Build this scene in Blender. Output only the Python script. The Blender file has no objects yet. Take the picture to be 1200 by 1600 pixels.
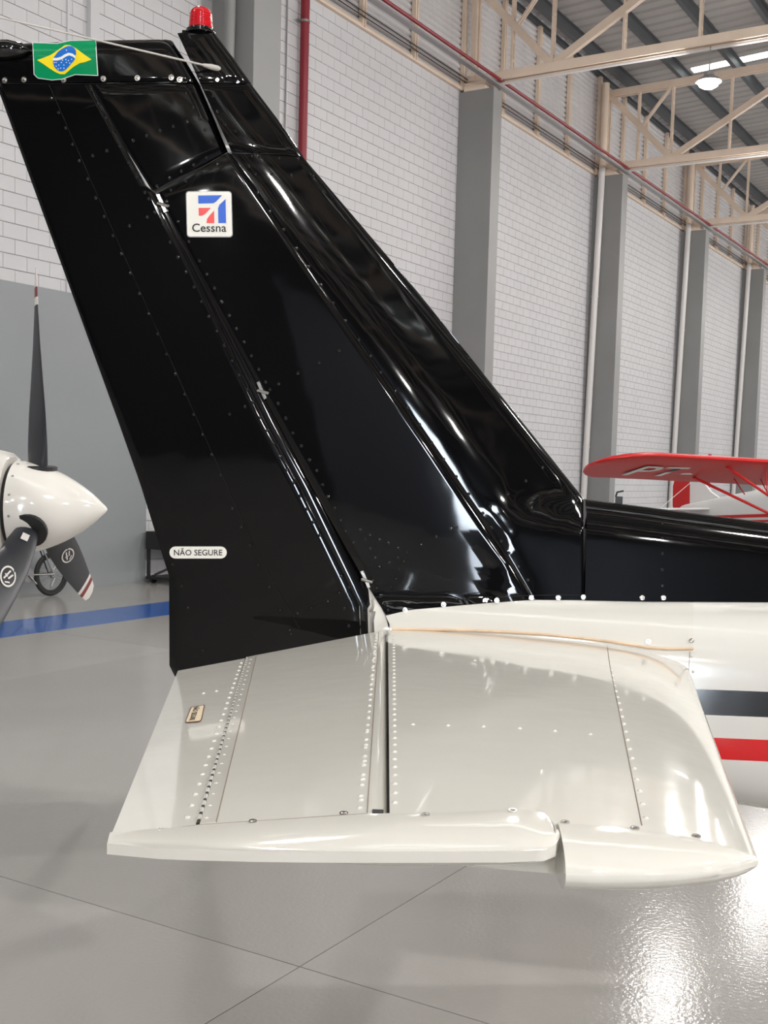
import bpy, bmesh, math, random
from mathutils import Vector, Matrix
random.seed(7)
scene = bpy.context.scene
COL = scene.collection

# ------------------------------------------------------------------ camera
F_PX, CY, PITCH, ROLL, PHI = 1800.0, 888.0, 0.0856, 0.0263, 0.5472   # focal length (px), principal row, tilt, wall azimuth
CAM_H = 1.75
_f = Vector((0, math.cos(PITCH), -math.sin(PITCH)))
_u0 = Vector((0, math.sin(PITCH), math.cos(PITCH)))
_r0 = Vector((1, 0, 0))
_r = _r0*math.cos(ROLL) + _u0*math.sin(ROLL)
_u = _u0*math.cos(ROLL) - _r0*math.sin(ROLL)
CAM = Vector((0, 0, CAM_H))
cam_data = bpy.data.cameras.new('camera')
cam = bpy.data.objects.new('camera', cam_data)
COL.objects.link(cam)
cam.matrix_world = Matrix(((_r.x, _u.x, -_f.x, 0), (_r.y, _u.y, -_f.y, 0), (_r.z, _u.z, -_f.z, CAM_H), (0, 0, 0, 1)))
cam_data.sensor_fit = 'VERTICAL'
cam_data.sensor_height = 36.0
cam_data.lens = F_PX/1600*36
cam_data.shift_y = (CY-800)/1600
cam_data.clip_end = 400
scene.camera = cam

# ------------------------------------------------------------------ world, exposure
world = bpy.data.worlds.new('world'); scene.world = world
world.use_nodes = True
wn = world.node_tree.nodes
wn['Background'].inputs[0].default_value = (0.78, 0.88, 1.0, 1)
wn['Background'].inputs[1].default_value = 34.0
vs = scene.view_settings
vs.view_transform = 'Standard'; vs.look = 'None'; vs.gamma = 1.0; vs.use_curve_mapping = False
vs.exposure = 0.12
LAMP_W = 270.0          # watts of each high-bay lamp
scene.cycles.max_bounces = 8
scene.cycles.sample_clamp_indirect = 6.0

# ------------------------------------------------------------------ frames of reference
def ray(px, py):
    return _r*((px-600)/F_PX) - _u*((py-CY)/F_PX) + _f
def on_y(px, py, Y):
    d = ray(px, py); return CAM + d*(Y/d.y)
def on_z(px, py, Z):
    d = ray(px, py); return CAM + d*((Z-CAM_H)/d.z)
def project(P):
    q = Vector(P)-CAM
    w = q.dot(_f)
    return (600+F_PX*q.dot(_r)/w, CY-F_PX*q.dot(_u)/w, w)
DV = Vector((math.sin(PHI), math.cos(PHI), 0))        # along the block wall
NV = Vector((math.cos(PHI), -math.sin(PHI), 0))       # out of the block wall, into the hangar
WD = 11.84                                            # camera to block wall
HM = Matrix(((DV.x, -NV.x, 0, -WD*NV.x), (DV.y, -NV.y, 0, -WD*NV.y), (0, 0, 1, 0), (0, 0, 0, 1)))
def H(s, m, z):        # hangar coordinates -> local of an object whose matrix is HM
    return (s, -m, z)
def HW(s, m, z):
    return HM @ Vector((s, -m, z))
def wall_sz(px, py, m=0.0):
    d = ray(px, py); t = -(WD-m)/d.dot(NV); P = CAM+d*t
    return P.dot(DV), P.z
MW = 38.5; S0, S1 = -30.0, 62.0
ZTOP = 9.72
PIL = [14.27+7.69*i for i in range(-5, 7)]

# ------------------------------------------------------------------ helpers
def tag(o, label=None, cat=None, group=None, kind=None):
    if label: o['label'] = label
    if cat: o['category'] = cat
    if group: o['group'] = group
    if kind: o['kind'] = kind
    return o
def link(o, parent=None):
    COL.objects.link(o)
    if parent is not None: o.parent = parent
    return o
def empty(name, loc=(0, 0, 0), mat=None):
    o = bpy.data.objects.new(name, None); COL.objects.link(o)
    o.empty_display_size = 0.2
    if mat is not None: o.matrix_world = mat
    else: o.location = loc
    return o
def mesh_of(name, verts, faces, smooth=False):
    me = bpy.data.meshes.new(name)
    me.from_pydata([tuple(v) for v in verts], [], faces)
    me.validate(); 
    bm = bmesh.new(); bm.from_mesh(me)
    bmesh.ops.recalc_face_normals(bm, faces=bm.faces)
    bm.to_mesh(me); bm.free()
    if smooth:
        me.polygons.foreach_set('use_smooth', [True]*len(me.polygons))
    me.update()
    return me
def sharp(me, deg=35):
    try: me.set_sharp_from_angle(angle=math.radians(deg))
    except Exception: pass
def mk(name, verts, faces, mat, parent=None, smooth=False, origin=None, deg=35):
    if origin is not None:
        ox, oy, oz = origin
        verts = [(v[0]-ox, v[1]-oy, v[2]-oz) for v in verts]
    me = mesh_of(name, verts, faces, smooth)
    if smooth: sharp(me, deg)
    me.materials.append(mat)
    o = bpy.data.objects.new(name, me)
    return link(o, parent)
class MB:
    def __init__(self): self.v = []; self.f = []
    def add(self, v, f):
        b = len(self.v); self.v += [tuple(p) for p in v]; self.f += [tuple(i+b for i in q) for q in f]
    def box(self, a, b):
        x0, y0, z0 = a; x1, y1, z1 = b
        self.add([(x0,y0,z0),(x1,y0,z0),(x1,y1,z0),(x0,y1,z0),(x0,y0,z1),(x1,y0,z1),(x1,y1,z1),(x0,y1,z1)],
                 [(0,3,2,1),(4,5,6,7),(0,1,5,4),(1,2,6,5),(2,3,7,6),(3,0,4,7)])
    def bar(self, p, q, w, h, up=(0, 0, 1)):
        p, q = Vector(p), Vector(q); d = (q-p).normalized(); up = Vector(up)
        if abs(d.dot(up)) > 0.98: up = Vector((1, 0, 0))
        a = d.cross(up).normalized()*w/2; b = a.cross(d).normalized()*h/2
        self.add([p-a-b, p+a-b, p+a+b, p-a+b, q-a-b, q+a-b, q+a+b, q-a+b],
                 [(0,3,2,1),(4,5,6,7),(0,1,5,4),(1,2,6,5),(2,3,7,6),(3,0,4,7)])
    def tube(self, pts, r, n=8, cap=True):
        pts = [Vector(p) for p in pts]
        rs = r if isinstance(r, (list, tuple)) else [r]*len(pts)
        rings = []
        prev = None
        for i, p in enumerate(pts):
            t = (pts[min(i+1, len(pts)-1)]-pts[max(i-1, 0)]).normalized()
            if prev is None:
                ref = Vector((0, 0, 1)) if abs(t.z) < .9 else Vector((1, 0, 0))
                a = t.cross(ref).normalized()
            else:
                a = (prev - t*prev.dot(t)).normalized()
            prev = a; b = t.cross(a)
            rings.append([p+(a*math.cos(k*2*math.pi/n)+b*math.sin(k*2*math.pi/n))*rs[i] for k in range(n)])
        base = len(self.v)
        for R in rings: self.v += [tuple(x) for x in R]
        for i in range(len(pts)-1):
            for k in range(n):
                self.f.append((base+i*n+k, base+i*n+(k+1) % n, base+(i+1)*n+(k+1) % n, base+(i+1)*n+k))
        if cap:
            self.f.append(tuple(base+k for k in range(n))[::-1]); e = base+(len(pts)-1)*n
            self.f.append(tuple(e+k for k in range(n)))
    def lathe(self, prof, n, M=None, cap=True):     # prof [(r, h)] about +Z, transformed by M
        base = len(self.v)
        for r, h in prof:
            for k in range(n):
                a = 2*math.pi*k/n; p = Vector((r*math.cos(a), r*math.sin(a), h))
                self.v.append(tuple(M @ p if M else p))
        for i in range(len(prof)-1):
            for k in range(n):
                self.f.append((base+i*n+k, base+i*n+(k+1) % n, base+(i+1)*n+(k+1) % n, base+(i+1)*n+k))
        if not cap: return
        self.f.append(tuple(base+k for k in range(n))[::-1]); e = base+(len(prof)-1)*n
        self.f.append(tuple(e+k for k in range(n)))
    def build(self, name, mat, parent=None, smooth=False, origin=None, deg=35):
        return mk(name, self.v, self.f, mat, parent, smooth, origin, deg)

# ------------------------------------------------------------------ materials
def mat(name, col, rough=0.5, metal=0.0, coat=0.0, spec=0.5, noise=0.0, nscale=3.0, bump=0.0, bscale=40.0, emit=None, estr=0.0, trans=0.0, rvar=0.0):
    m = bpy.data.materials.new(name); m.use_nodes = True
    nt = m.node_tree; b = nt.nodes['Principled BSDF']
    b.inputs['Base Color'].default_value = (*col, 1)
    b.inputs['Roughness'].default_value = rough
    b.inputs['Metallic'].default_value = metal
    b.inputs['Coat Weight'].default_value = coat
    b.inputs['Coat Roughness'].default_value = 0.03
    b.inputs['Specular IOR Level'].default_value = spec
    b.inputs['Transmission Weight'].default_value = trans
    if emit:
        b.inputs['Emission Color'].default_value = (*emit, 1); b.inputs['Emission Strength'].default_value = estr
    if noise or rvar:
        tc = nt.nodes.new('ShaderNodeTexCoord'); nz = nt.nodes.new('ShaderNodeTexNoise')
        nz.inputs['Scale'].default_value = nscale; nz.inputs['Detail'].default_value = 5
        nt.links.new(tc.outputs['Object'], nz.inputs['Vector'])
        if noise:
            rp = nt.nodes.new('ShaderNodeValToRGB')
            rp.color_ramp.elements[0].position = .3; rp.color_ramp.elements[1].position = .7
            rp.color_ramp.elements[0].color = tuple(max(0, c*(1-noise)) for c in col)+(1,)
            rp.color_ramp.elements[1].color = tuple(min(1, c*(1+noise)) for c in col)+(1,)
            nt.links.new(nz.outputs['Fac'], rp.inputs['Fac']); nt.links.new(rp.outputs['Color'], b.inputs['Base Color'])
        if rvar:
            mr = nt.nodes.new('ShaderNodeMapRange')
            mr.inputs['To Min'].default_value = rough-rvar; mr.inputs['To Max'].default_value = rough+rvar
            nt.links.new(nz.outputs['Fac'], mr.inputs['Value']); nt.links.new(mr.outputs['Result'], b.inputs['Roughness'])
    if bump:
        tc = nt.nodes.new('ShaderNodeTexCoord'); nz = nt.nodes.new('ShaderNodeTexNoise')
        nz.inputs['Scale'].default_value = bscale; nz.inputs['Detail'].default_value = 2
        bp = nt.nodes.new('ShaderNodeBump'); bp.inputs['Strength'].default_value = bump; bp.inputs['Distance'].default_value = 0.01
        nt.links.new(tc.outputs['Object'], nz.inputs['Vector']); nt.links.new(nz.outputs['Fac'], bp.inputs['Height'])
        nt.links.new(bp.outputs['Normal'], b.inputs['Normal'])
    return m
M = {}
M['black'] = mat('gloss_black_paint', (.002, .002, .0024), .05, coat=.12, spec=.38, bump=.10, bscale=5)
M['black_plain'] = mat('gloss_black_smooth', (.002, .002, .0024), .05, coat=.3)
M['white'] = mat('gloss_white_paint', (.72, .70, .645), .09, coat=.5, bump=.11, bscale=7)
M['whitesmooth'] = mat('gloss_white_smooth', (.66, .64, .59), .09, coat=.5)
M['dark'] = mat('gap_shade_black', (.012, .011, .01), .6)  # near-black colour stands in for the shade inside gaps
M['seamdark'] = mat('seam_brown', (.22, .18, .14), .6)  # thin brown strips laid on the skin in place of grooves
M['jointfill'] = mat('joint_filler', (.14, .12, .10), .7)
M['tan'] = mat('tan_rubber_seal', (.66, .48, .32), .55, noise=.15, nscale=20)
M['chrome'] = mat('stainless_screw', (.62, .60, .57), .18, metal=1)
M['steel'] = mat('dull_steel', (.35, .35, .35), .4, metal=1)
M['redglass'] = mat('red_beacon_glass', (.52, .002, .01), .08, coat=.6)
M['black_matte'] = mat('matte_black', (.012, .012, .013), .45)
M['rubber'] = mat('tyre_rubber', (.012, .012, .012), .75)
M['greyrod'] = mat('grey_rod', (.52, .49, .46), .35)
M['placard'] = mat('placard_white', (.86, .84, .78), .35)
M['cream'] = mat('placard_cream', (.80, .66, .48), .45)
M['brown'] = mat('placard_brown', (.16, .08, .05), .5)
M['ink'] = mat('black_ink', (.012, .012, .012), .4)
M['blue'] = mat('badge_blue', (.0, .10, .62), .3)
M['redink'] = mat('badge_red', (.85, .07, .07), .3)
M['fgreen'] = mat('flag_green', (.0, .27, .10), .12, coat=.5)
M['fyellow'] = mat('flag_yellow', (.95, .75, .02), .15, coat=.5)
M['fblue'] = mat('flag_blue', (.01, .16, .62), .15, coat=.5)
M['fwhite'] = mat('flag_white', (.85, .88, .85), .2, coat=.4)
M['block'] = mat('white_painted_block', (.535, .53, .54), .75, noise=.03, nscale=1.2, bump=.15, bscale=60)
M['mortar'] = mat('wall_joint_grey', (.36, .35, .345), .85)
M['pillar'] = mat('grey_painted_concrete', (.23, .23, .225), .55, noise=.05, nscale=.8)
M['panelgrey'] = mat('grey_painted_panel', (.235, .25, .255), .5, noise=.04, nscale=.6)
M['beige'] = mat('beige_painted_steel', (.76, .62, .50), .5, noise=.06, nscale=2)
M['purlin'] = mat('dark_grey_purlin', (.075, .082, .09), .5, metal=.2)
M['roof'] = mat('grey_roof_sheet', (.34, .325, .31), .55, noise=.06, nscale=1)
M['slat'] = mat('pale_grey_cladding', (.64, .625, .63), .5, noise=.05, nscale=1.5)
M['redpipe'] = mat('red_pipe_paint', (.20, .008, .018), .5)
M['pipewhite'] = mat('white_pvc_pipe', (.62, .60, .58), .35)
M['tray'] = mat('galvanised_tray', (.34, .33, .33), .45, metal=.5)
M['cowl'] = mat('white_cowling_paint', (.78, .75, .70), .12, coat=.5)
M['propblack'] = mat('black_propeller_blade', (.022, .024, .03), .38)
M['propred'] = mat('dark_red_stripe', (.20, .02, .025), .4)
M['propwhite'] = mat('blade_white', (.75, .72, .68), .4)
M['cubred'] = mat('red_fabric_paint', (.55, .012, .012), .38, coat=.0, spec=.35)
M['cubwhite'] = mat('white_fabric_paint', (.74, .74, .73), .25, coat=.3)
M['glass'] = mat('blue_green_window', (.05, .16, .20), .05, coat=.5)
M['apron'] = mat('pale_apron_concrete', (.45, .45, .45), .8, noise=.1, nscale=.4)
M['farwall'] = mat('dark_blue_grey_cladding', (.028, .030, .036), .6)
M['doorleaf'] = mat('blue_grey_door', (.17, .18, .22), .5)
M['bulb'] = mat('lit_lamp_lens', (1, 1, 1), .4, emit=(1, .97, .92), estr=60)
M['bluestripe'] = mat('blue_floor_paint', (.012, .10, .40), .18, coat=.2, rvar=.06, nscale=2)

def floor_material():
    m = bpy.data.materials.new('grey_epoxy_floor'); m.use_nodes = True
    nt = m.node_tree; b = nt.nodes['Principled BSDF']; L = nt.links
    tc = nt.nodes.new('ShaderNodeTexCoord')
    n1 = nt.nodes.new('ShaderNodeTexNoise'); n1.inputs['Scale'].default_value = .35; n1.inputs['Detail'].default_value = 4
    L.new(tc.outputs['Object'], n1.inputs['Vector'])
    rp = nt.nodes.new('ShaderNodeValToRGB')
    rp.color_ramp.elements[0].position = .35; rp.color_ramp.elements[1].position = .65
    rp.color_ramp.elements[0].color = (.325, .313, .297, 1); rp.color_ramp.elements[1].color = (.375, .360, .342, 1)
    L.new(n1.outputs['Fac'], rp.inputs['Fac']); L.new(rp.outputs['Color'], b.inputs['Base Color'])
    b.inputs['Roughness'].default_value = .14
    b.inputs['Specular IOR Level'].default_value = .27
    n3 = nt.nodes.new('ShaderNodeTexNoise'); n3.inputs['Scale'].default_value = 55; n3.inputs['Detail'].default_value = 2
    L.new(tc.outputs['Object'], n3.inputs['Vector'])
    bp = nt.nodes.new('ShaderNodeBump'); bp.inputs['Strength'].default_value = .22; bp.inputs['Distance'].default_value = .004
    L.new(n3.outputs['Fac'], bp.inputs['Height']); L.new(bp.outputs['Normal'], b.inputs['Normal'])
    return m
M['floor'] = floor_material()
def skylight_material():
    m = bpy.data.materials.new('translucent_skylight'); m.use_nodes = True
    nt = m.node_tree; nt.nodes.remove(nt.nodes['Principled BSDF']); out = nt.nodes['Material Output']
    a = nt.nodes.new('ShaderNodeBsdfTranslucent'); a.inputs['Color'].default_value = (.15, .142, .12, 1)
    nt.links.new(a.outputs[0], out.inputs[0])
    return m
M['skylight'] = skylight_material()

# ================================================================== STRUCTURE
# ---- floor: slabs with open joints over a dark bed
JS, JM, PITCHS, PITCHM = 3.21, 9.58, 5.0, 5.0
fl = MB(); fl.box((S0-.3, -(MW+.3), -.25), (S1+1, 1, -.0036))
floor = fl.build('floor', M['jointfill']); floor.matrix_world = HM
tag(floor, 'glossy grey epoxy hangar floor with slab joints', 'floor', kind='structure')
sl = MB(); g = .0026
sl.box((g, g, -.0035), (PITCHS-g, PITCHM-g, 0))
slab_me = mesh_of('slab', sl.v, sl.f); slab_me.materials.append(M['floor'])
i0, i1 = math.floor((S0-JS)/PITCHS), math.ceil((S1-JS)/PITCHS)
j0, j1 = math.floor((-.6-JM)/PITCHM), math.ceil((MW-JM)/PITCHM)
for i in range(i0, i1):
    for j in range(j0, j1):
        o = bpy.data.objects.new('slab', slab_me); link(o, floor)
        o.location = (JS+i*PITCHS, -(JM+(j+1)*PITCHM), 0)
ap = MB(); ap.box((S0-60, -(MW+30), -.02), (S0-.3, 0, -.01))
o = ap.build('apron', M['apron']); o.matrix_world = HM; tag(o, 'pale concrete apron outside the hangar door', 'apron', kind='structure')
# blue painted stripe
a1 = on_z(0, 972, 0); a2 = on_z(0, 997, 0)
ms = sorted([(a1-Vector((0,0,0))).dot(NV)+WD, a2.dot(NV)+WD])
st = MB(); st.box((S0+1, -ms[1], 0), (S1-1, -ms[0], .0012))
o = st.build('floor_stripe', M['bluestripe']); o.matrix_world = HM
tag(o, 'blue painted stripe along the floor near the block wall', 'floor stripe')

# ---- block wall
BH, BW, JT = .191, .382, .006
zj = wall_sz(0, 180+90/5.333)[1]; ZB0 = (zj % BH) - BH
sj = wall_sz(4.3, 255)[0]
wb_ = MB(); wb_.box((S0, 0, -.2), (S1, .3, ZTOP-.004))
# mortar face sits 8 mm behind the block faces
for k, v in enumerate(wb_.v): wb_.v[k] = (v[0], v[1]+.012 if v[1] == 0 else v[1], v[2])
wall = wb_.build('wall_back', M['mortar']); wall.matrix_world = HM
tag(wall, 'long white painted concrete block wall between grey pillars', 'wall', kind='structure')
def block_verts(x0, x1, z0, z1, dy):
    c = .0030; y = -dy
    return ([(x0, .013, z0), (x1, .013, z0), (x1, .013, z1), (x0, .013, z1),
             (x0+c, y, z0+c), (x1-c, y, z0+c), (x1-c, y, z1-c), (x0+c, y, z1-c)],
            [(4,5,6,7), (0,1,5,4), (1,2,6,5), (2,3,7,6), (3,0,4,7)])
FINPOLY = [(-10,120),(-10,55),(280,40),(340,45),(470,232),(606,404),(767,598),(912,778),(1200,816),(1200,1300),(264,1060),(264,880)]
def inside(x, y, poly):
    c = False; n = len(poly)
    for i in range(n):
        (xa, ya), (xb, yb) = poly[i], poly[i-1]
        if (ya > y) != (yb > y) and x < (xb-xa)*(y-ya)/(yb-ya)+xa: c = not c
    return c
cand = []; rest = MB()
rows = int(ZTOP/BH)+2
for r in range(rows):
    z0 = ZB0+r*BH+JT/2; z1 = z0+BH-JT
    if z1 < .02: continue
    z0 = max(z0, 0); z1 = min(z1, ZTOP)
    if z1-z0 < .03: continue
    off = (BW/2 if r % 2 else 0)
    x = sj+off-BW*90
    while x < S1:
        xa, xb = x+.0015, x+BW-.0015
        full = (z1-z0) > BH-JT-.001
        x += BW
        if xb < 2: continue
        px, py, w = project(HW((xa+xb)/2, 0, (z0+z1)/2))
        vis = w > 0 and 0 < px < 1200 and 0 < py < 1600 and not inside(px, py, FINPOLY)
        if vis and px < 245 and 440 < py: vis = False
        for ps in PIL:
            if ps-1.7 < (xa+xb)/2 < ps+.45 and False: vis = False
            if ps < xa and xb < ps+.42: vis = False
        if vis and full: cand.append((w, xa, xb, z0, z1))
        else: rest.add(*block_verts(xa, xb, z0, z1, random.uniform(0, .002)))
cand.sort()
bv, bf = block_verts(0, BW-.003, 0, BH-JT, 0)
bme = mesh_of('block', bv, bf); bme.materials.append(M['block'])
for w, xa, xb, z0, z1 in cand[:300]:
    o = bpy.data.objects.new('block', bme); link(o, wall); o.location = (xa, -random.uniform(0, .0025), z0)
for w, xa, xb, z0, z1 in cand[300:]:
    rest.add(*block_verts(xa, xb, z0, z1, random.uniform(0, .002)))
tag(rest.build('blocks', M['block'], wall), kind='stuff')

# other walls of the hangar (behind and beside the camera), with a tall open doorway in the end wall
DM0, DM1, DZ = 32.7, 36.3, 7.2
w2 = MB(); w2.box((S0, -(MW+.3), 0), (S1, -MW, 14.5))
o = w2.build('wall_right', M['farwall']); o.matrix_world = HM; tag(o, 'dark clad long wall of the hangar behind the viewer', 'wall', kind='structure')
w3 = MB(); w3.box((S0-.3, -DM0, 0), (S0, .3, 14.5)); w3.box((S0-.3, -MW, 0), (S0, -DM1, 14.5)); w3.box((S0-.3, -DM1, DZ), (S0, -DM0, 14.5))
o = w3.build('wall_front', M['farwall']); o.matrix_world = HM
tag(o, 'dark clad end wall of the hangar with a tall open doorway', 'wall', kind='structure')
w4 = MB(); w4.box((S1, -MW, 0), (S1+.3, .3, 14.5)); o = w4.build('wall_far', M['block']); o.matrix_world = HM
tag(o, 'white far end wall of the hangar', 'wall', kind='structure')
b = MB(); b.box((S0-.05, -31.7, 0), (S0+.15, -24.0, 8.5)); o = b.build('door_1', M['doorleaf']); o.matrix_world = HM
tag(o, 'closed blue grey hangar door leaf in the end wall', 'door', kind='structure')

# ---- pillars
ordw = {0: 'grey concrete pillar behind the fin tip with the red beacon', 1: 'wide grey pillar behind the sloping leading edge of the fin', 2: 'grey pillar rising above the dorsal fin, left of the red wing tip', 3: 'grey pillar above the red wing, third from the right edge' , 4: 'darkest grey pillar at the right edge of the picture'}
ordw[3] = 'grey pillar right behind the letters on the red wing'
for k, ps in enumerate(PIL):
    b = MB(); bm = bmesh.new()
    b.box((ps-(.27 if k == 5 else 0), -.81, 0), (ps+.40, .02, 9.66))
    o = b.build('pillar', M['pillar']); o.matrix_world = HM
    md = o.modifiers.new('bevel', 'BEVEL'); md.width = .012; md.segments = 2
    i = k-5
    tag(o, ordw.get(i, 'grey concrete pillar of the block wall out of view'), 'pillar', 'pillars of the block wall', 'structure')

# ---- grey panel at lower left, vertical trims, conduits
zp = wall_sz(50, 447)[1]; sp = wall_sz(224, 850)[0]
b = MB(); b.box((3, -.05, 0), (sp, .0, zp)); o = b.build('wall_panel', M['panelgrey']); o.matrix_world = HM
tag(o, 'tall smooth grey panel covering the lower block wall behind the propeller', 'wall panel', kind='structure')
sa = wall_sz(104, 30)[0]; sb, sc = wall_sz(136, 30)[0], wall_sz(148, 30)[0]
b = MB(); b.box((sb, -.07, zp), (sc+.02, .012, ZTOP)); o = b.build('trim_1', M['block']); o.matrix_world = HM
tag(o, 'narrow white vertical strip on the block wall above the flag', 'trim', kind='structure')
b = MB(); b.box((sa, -.02, zp), (sa+.035, .012, ZTOP)); o = b.build('trim_2', M['block']); o.matrix_world = HM
tag(o, 'thin white expansion joint cover on the block wall above the flag', 'trim', kind='structure')

# ---- upper cladding: pale slats and beige posts, above the blocks
zc0, zc1 = ZTOP, 12.02
up = MB(); up.box((S0, .06, zc0), (S1, .12, 14.5))
wu = up.build('wall_upper', M['purlin']); wu.matrix_world = HM  # dark backing sheet paints the shade in the gaps between slats
tag(wu, 'clerestory band of pale horizontal cladding above the block wall', 'wall', kind='structure')
SP = .125
smb = MB(); LB = 7.69-.02
smb.add([(0,.055,0),(LB,.055,0),(LB,0,.028),(0,0,.028),(0,.02,SP-.026),(LB,.02,SP-.026),(LB,.055,SP-.020),(0,.055,SP-.020)],
        [(0,1,2,3),(3,2,5,4),(4,5,6,7),(0,3,4,7),(1,6,5,2)])
slat_me = mesh_of('slat', smb.v, smb.f); slat_me.materials.append(M['slat'])
for ps in PIL[4:]:
    n = int((12.35-zc0)/SP)
    for r in range(n):
        o = bpy.data.objects.new('slat', slat_me); link(o, wu); o.location = (ps+.2, 0.0, zc0+.05+r*SP)
pmb = MB(); pmb.box((-.06, -.09, zc0), (-.015, -.0, 12.3)); pmb.box((.015, -.09, zc0), (.06, -.0, 12.3)); pmb.box((-.015, -.03, zc0), (.015, -.0, 12.3))
post_me = mesh_of('post', pmb.v, pmb.f); post_me.materials.append(M['beige'])
for ps in PIL[4:]:
    for q in (.08, 1.95, 3.85, 5.72):
        o = bpy.data.objects.new('post', post_me); link(o, wu); o.location = (ps+q, 0, 0)
lm = MB(); lm.box((S0, -.06, zc0-.02), (S1, .05, zc0+.05)); lm.build('ledge', M['beige'], wu)
for i, zz in enumerate((zc0+.14, zc0+.22)):
    t = MB(); t.tube([(S0+1, -.12, zz), (S1-1, -.12, zz)], .010, 6); t.build('cable', M['black_matte'], wu, True)

# ---- services along the pillar heads
tr = MB(); tr.box((S0+1, -.84, 9.70), (S1-1, -.78, 9.78)); tr.box((S0+1, -.90, 9.70), (S1-1, -.84, 9.71))
o = tr.build('cable_tray', M['tray']); o.matrix_world = HM
tag(o, 'grey cable tray running along the pillar heads', 'cable tray')
t = MB(); t.tube([(S0+1, -.872, 9.83), (S1-1, -.872, 9.83)], .036, 10)
o = t.build('sprinkler_pipe', M['redpipe'], None, True); o.matrix_world = HM
tag(o, 'long red sprinkler pipe running along the pillar heads', 'pipe')
# vertical red riser and conduit by the first pillar
s_r = wall_sz(466, 110)[0]
rz = empty('riser_pipe', mat=HM @ Matrix.Translation((s_r, -.12, 0)))
t = MB(); t.tube([(0, 0, 0), (0, 0, 9.72)], .075, 14); t.build('pipe', M['redpipe'], rz, True)
for zz in (2.2, 4.6, wall_sz(466, 35)[1]):
    c = MB(); c.tube([(0, 0, zz-.02), (0, 0, zz+.02)], .085, 14); c.bar((-.16, .05, zz), (.02, .05, zz), .03, .03); c.build('clamp', M['steel'], rz, True)
tag(rz, 'thick vertical red fire riser pipe on the block wall', 'pipe')
s_c = wall_sz(446, 60)[0]
t = MB(); t.tube([(s_c, -.03, 0), (s_c, -.03, 9.7)], .014, 8); o = t.build('conduit', M['tray'], None, True); o.matrix_world = HM
tag(o, 'thin grey vertical conduit left of the red riser pipe', 'conduit')
t = MB(); t.tube([(0, 0, 0), (0, 0, 2.6)], .06, 12)
pr = on_y(1100, 765, 36.0); s_p = pr.dot(DV)
s_p = wall_sz(1100, 765)[0]
o = t.build('hydrant_pipe', mat('magenta_red_pipe', (.55, .01, .10), .4), None, True); o.matrix_world = HM @ Matrix.Translation((s_p, -.15, 0))
tag(o, 'short magenta red pipe on the wall behind the white fuselage', 'pipe')
# downpipes beside the pillars
dl = {2: 'white downpipe on the pillar left of the red wing tip', 3: 'white downpipe on the pillar behind the red wing letters', 4: 'white downpipe nearest the right edge of the picture', 0: 'grey downpipe on the pillar behind the red beacon', 5: 'white downpipe on the farthest pillar'}
for i in (0, 2, 3, 4, 5):
    ps = PIL[5+i]
    R = empty('downpipe', mat=HM @ Matrix.Translation((ps-.11-(.28 if i == 0 else 0), -(.2 if i == 0 else 0), 0)))
    t = MB(); t.tube([(0, -.10, 0), (0, -.27, 9.85)], .085, 12); t.build('pipe', M['pillar' if i == 0 else 'pipewhite'], R, True)
    t = MB(); t.tube([(0, -.27, 9.85), (0, -.28, 12.0)], .095, 12); t.build('upper_pipe', M['beige'], R, True)
    for zz in (2.5, 6.5):
        c = MB(); c.tube([(0, -.10-.0173*zz, zz-.02), (0, -.10-.0173*zz, zz+.02)], .095, 12); c.build('collar', M['pipewhite'], R, True)
    tag(R, dl[i], 'downpipe', 'downpipes of the block wall')

# ---- roof: sheets, purlins, skylights
def zroof(m): return 12.36+.055*m
ce = MB(); ce.box((S0, -.1, 12.25), (S1, .3, 12.33))
ceil = ce.build('ceiling', M['purlin']); ceil.matrix_world = HM
tag(ceil, 'grey metal roof on dark purlins', 'ceiling', kind='structure')
RP = .42
SKY = []
for ps in PIL:
    SKY += [ps+7.69*2+1.35, ps+7.69*2+2.19] if False else [ps+1.35, ps+2.19]
def sheet_mesh(m0, m1):
    b = MB(); h = .045
    prof = [(0, 0), (.05, h), (.10, h), (.15, 0), (RP, 0)]
    n = len(prof)
    for mm in (m0, m1):
        for x, z in prof: b.v.append((x, -mm, zroof(mm)+z))
    for k in range(n-1): b.f.append((k, k+1, n+k+1, n+k))
    return b
sh = sheet_mesh(0, MW); sheet_me = mesh_of('roof_sheet', sh.v, sh.f); sheet_me.materials.append(M['roof'])
sh2 = sheet_mesh(0, 2.1); sheet2_me = mesh_of('roof_sheet', sh2.v, sh2.f); sheet2_me.materials.append(M['roof'])
skm = sheet_mesh(2.1, MW-1.5); sky_me = mesh_of('skylight', skm.v, skm.f); sky_me.materials.append(M['skylight'])
sh3 = sheet_mesh(MW-1.5, MW); sheet3_me = mesh_of('roof_sheet', sh3.v, sh3.f); sheet3_me.materials.append(M['roof'])
x = S0; nskip = 0; base_s = PIL[7]+1.12
kk0 = math.floor((S0-base_s)/RP); x = base_s+kk0*RP
per = round(7.69/RP)
k = kk0
while x < S1:
    ph = k % (2*per)
    if ph in (0, 2):
        for me, nm in ((sheet2_me, 'roof_sheet'), (sky_me, 'skylight'), (sheet3_me, 'roof_sheet')):
            o = bpy.data.objects.new(nm, me); link(o, ceil); o.location = (x, 0, 0)
    else:
        o = bpy.data.objects.new('roof_sheet', sheet_me); link(o, ceil); o.location = (x, 0, 0)
    x += RP; k += 1
mm = .57; pu_i = 0
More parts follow.
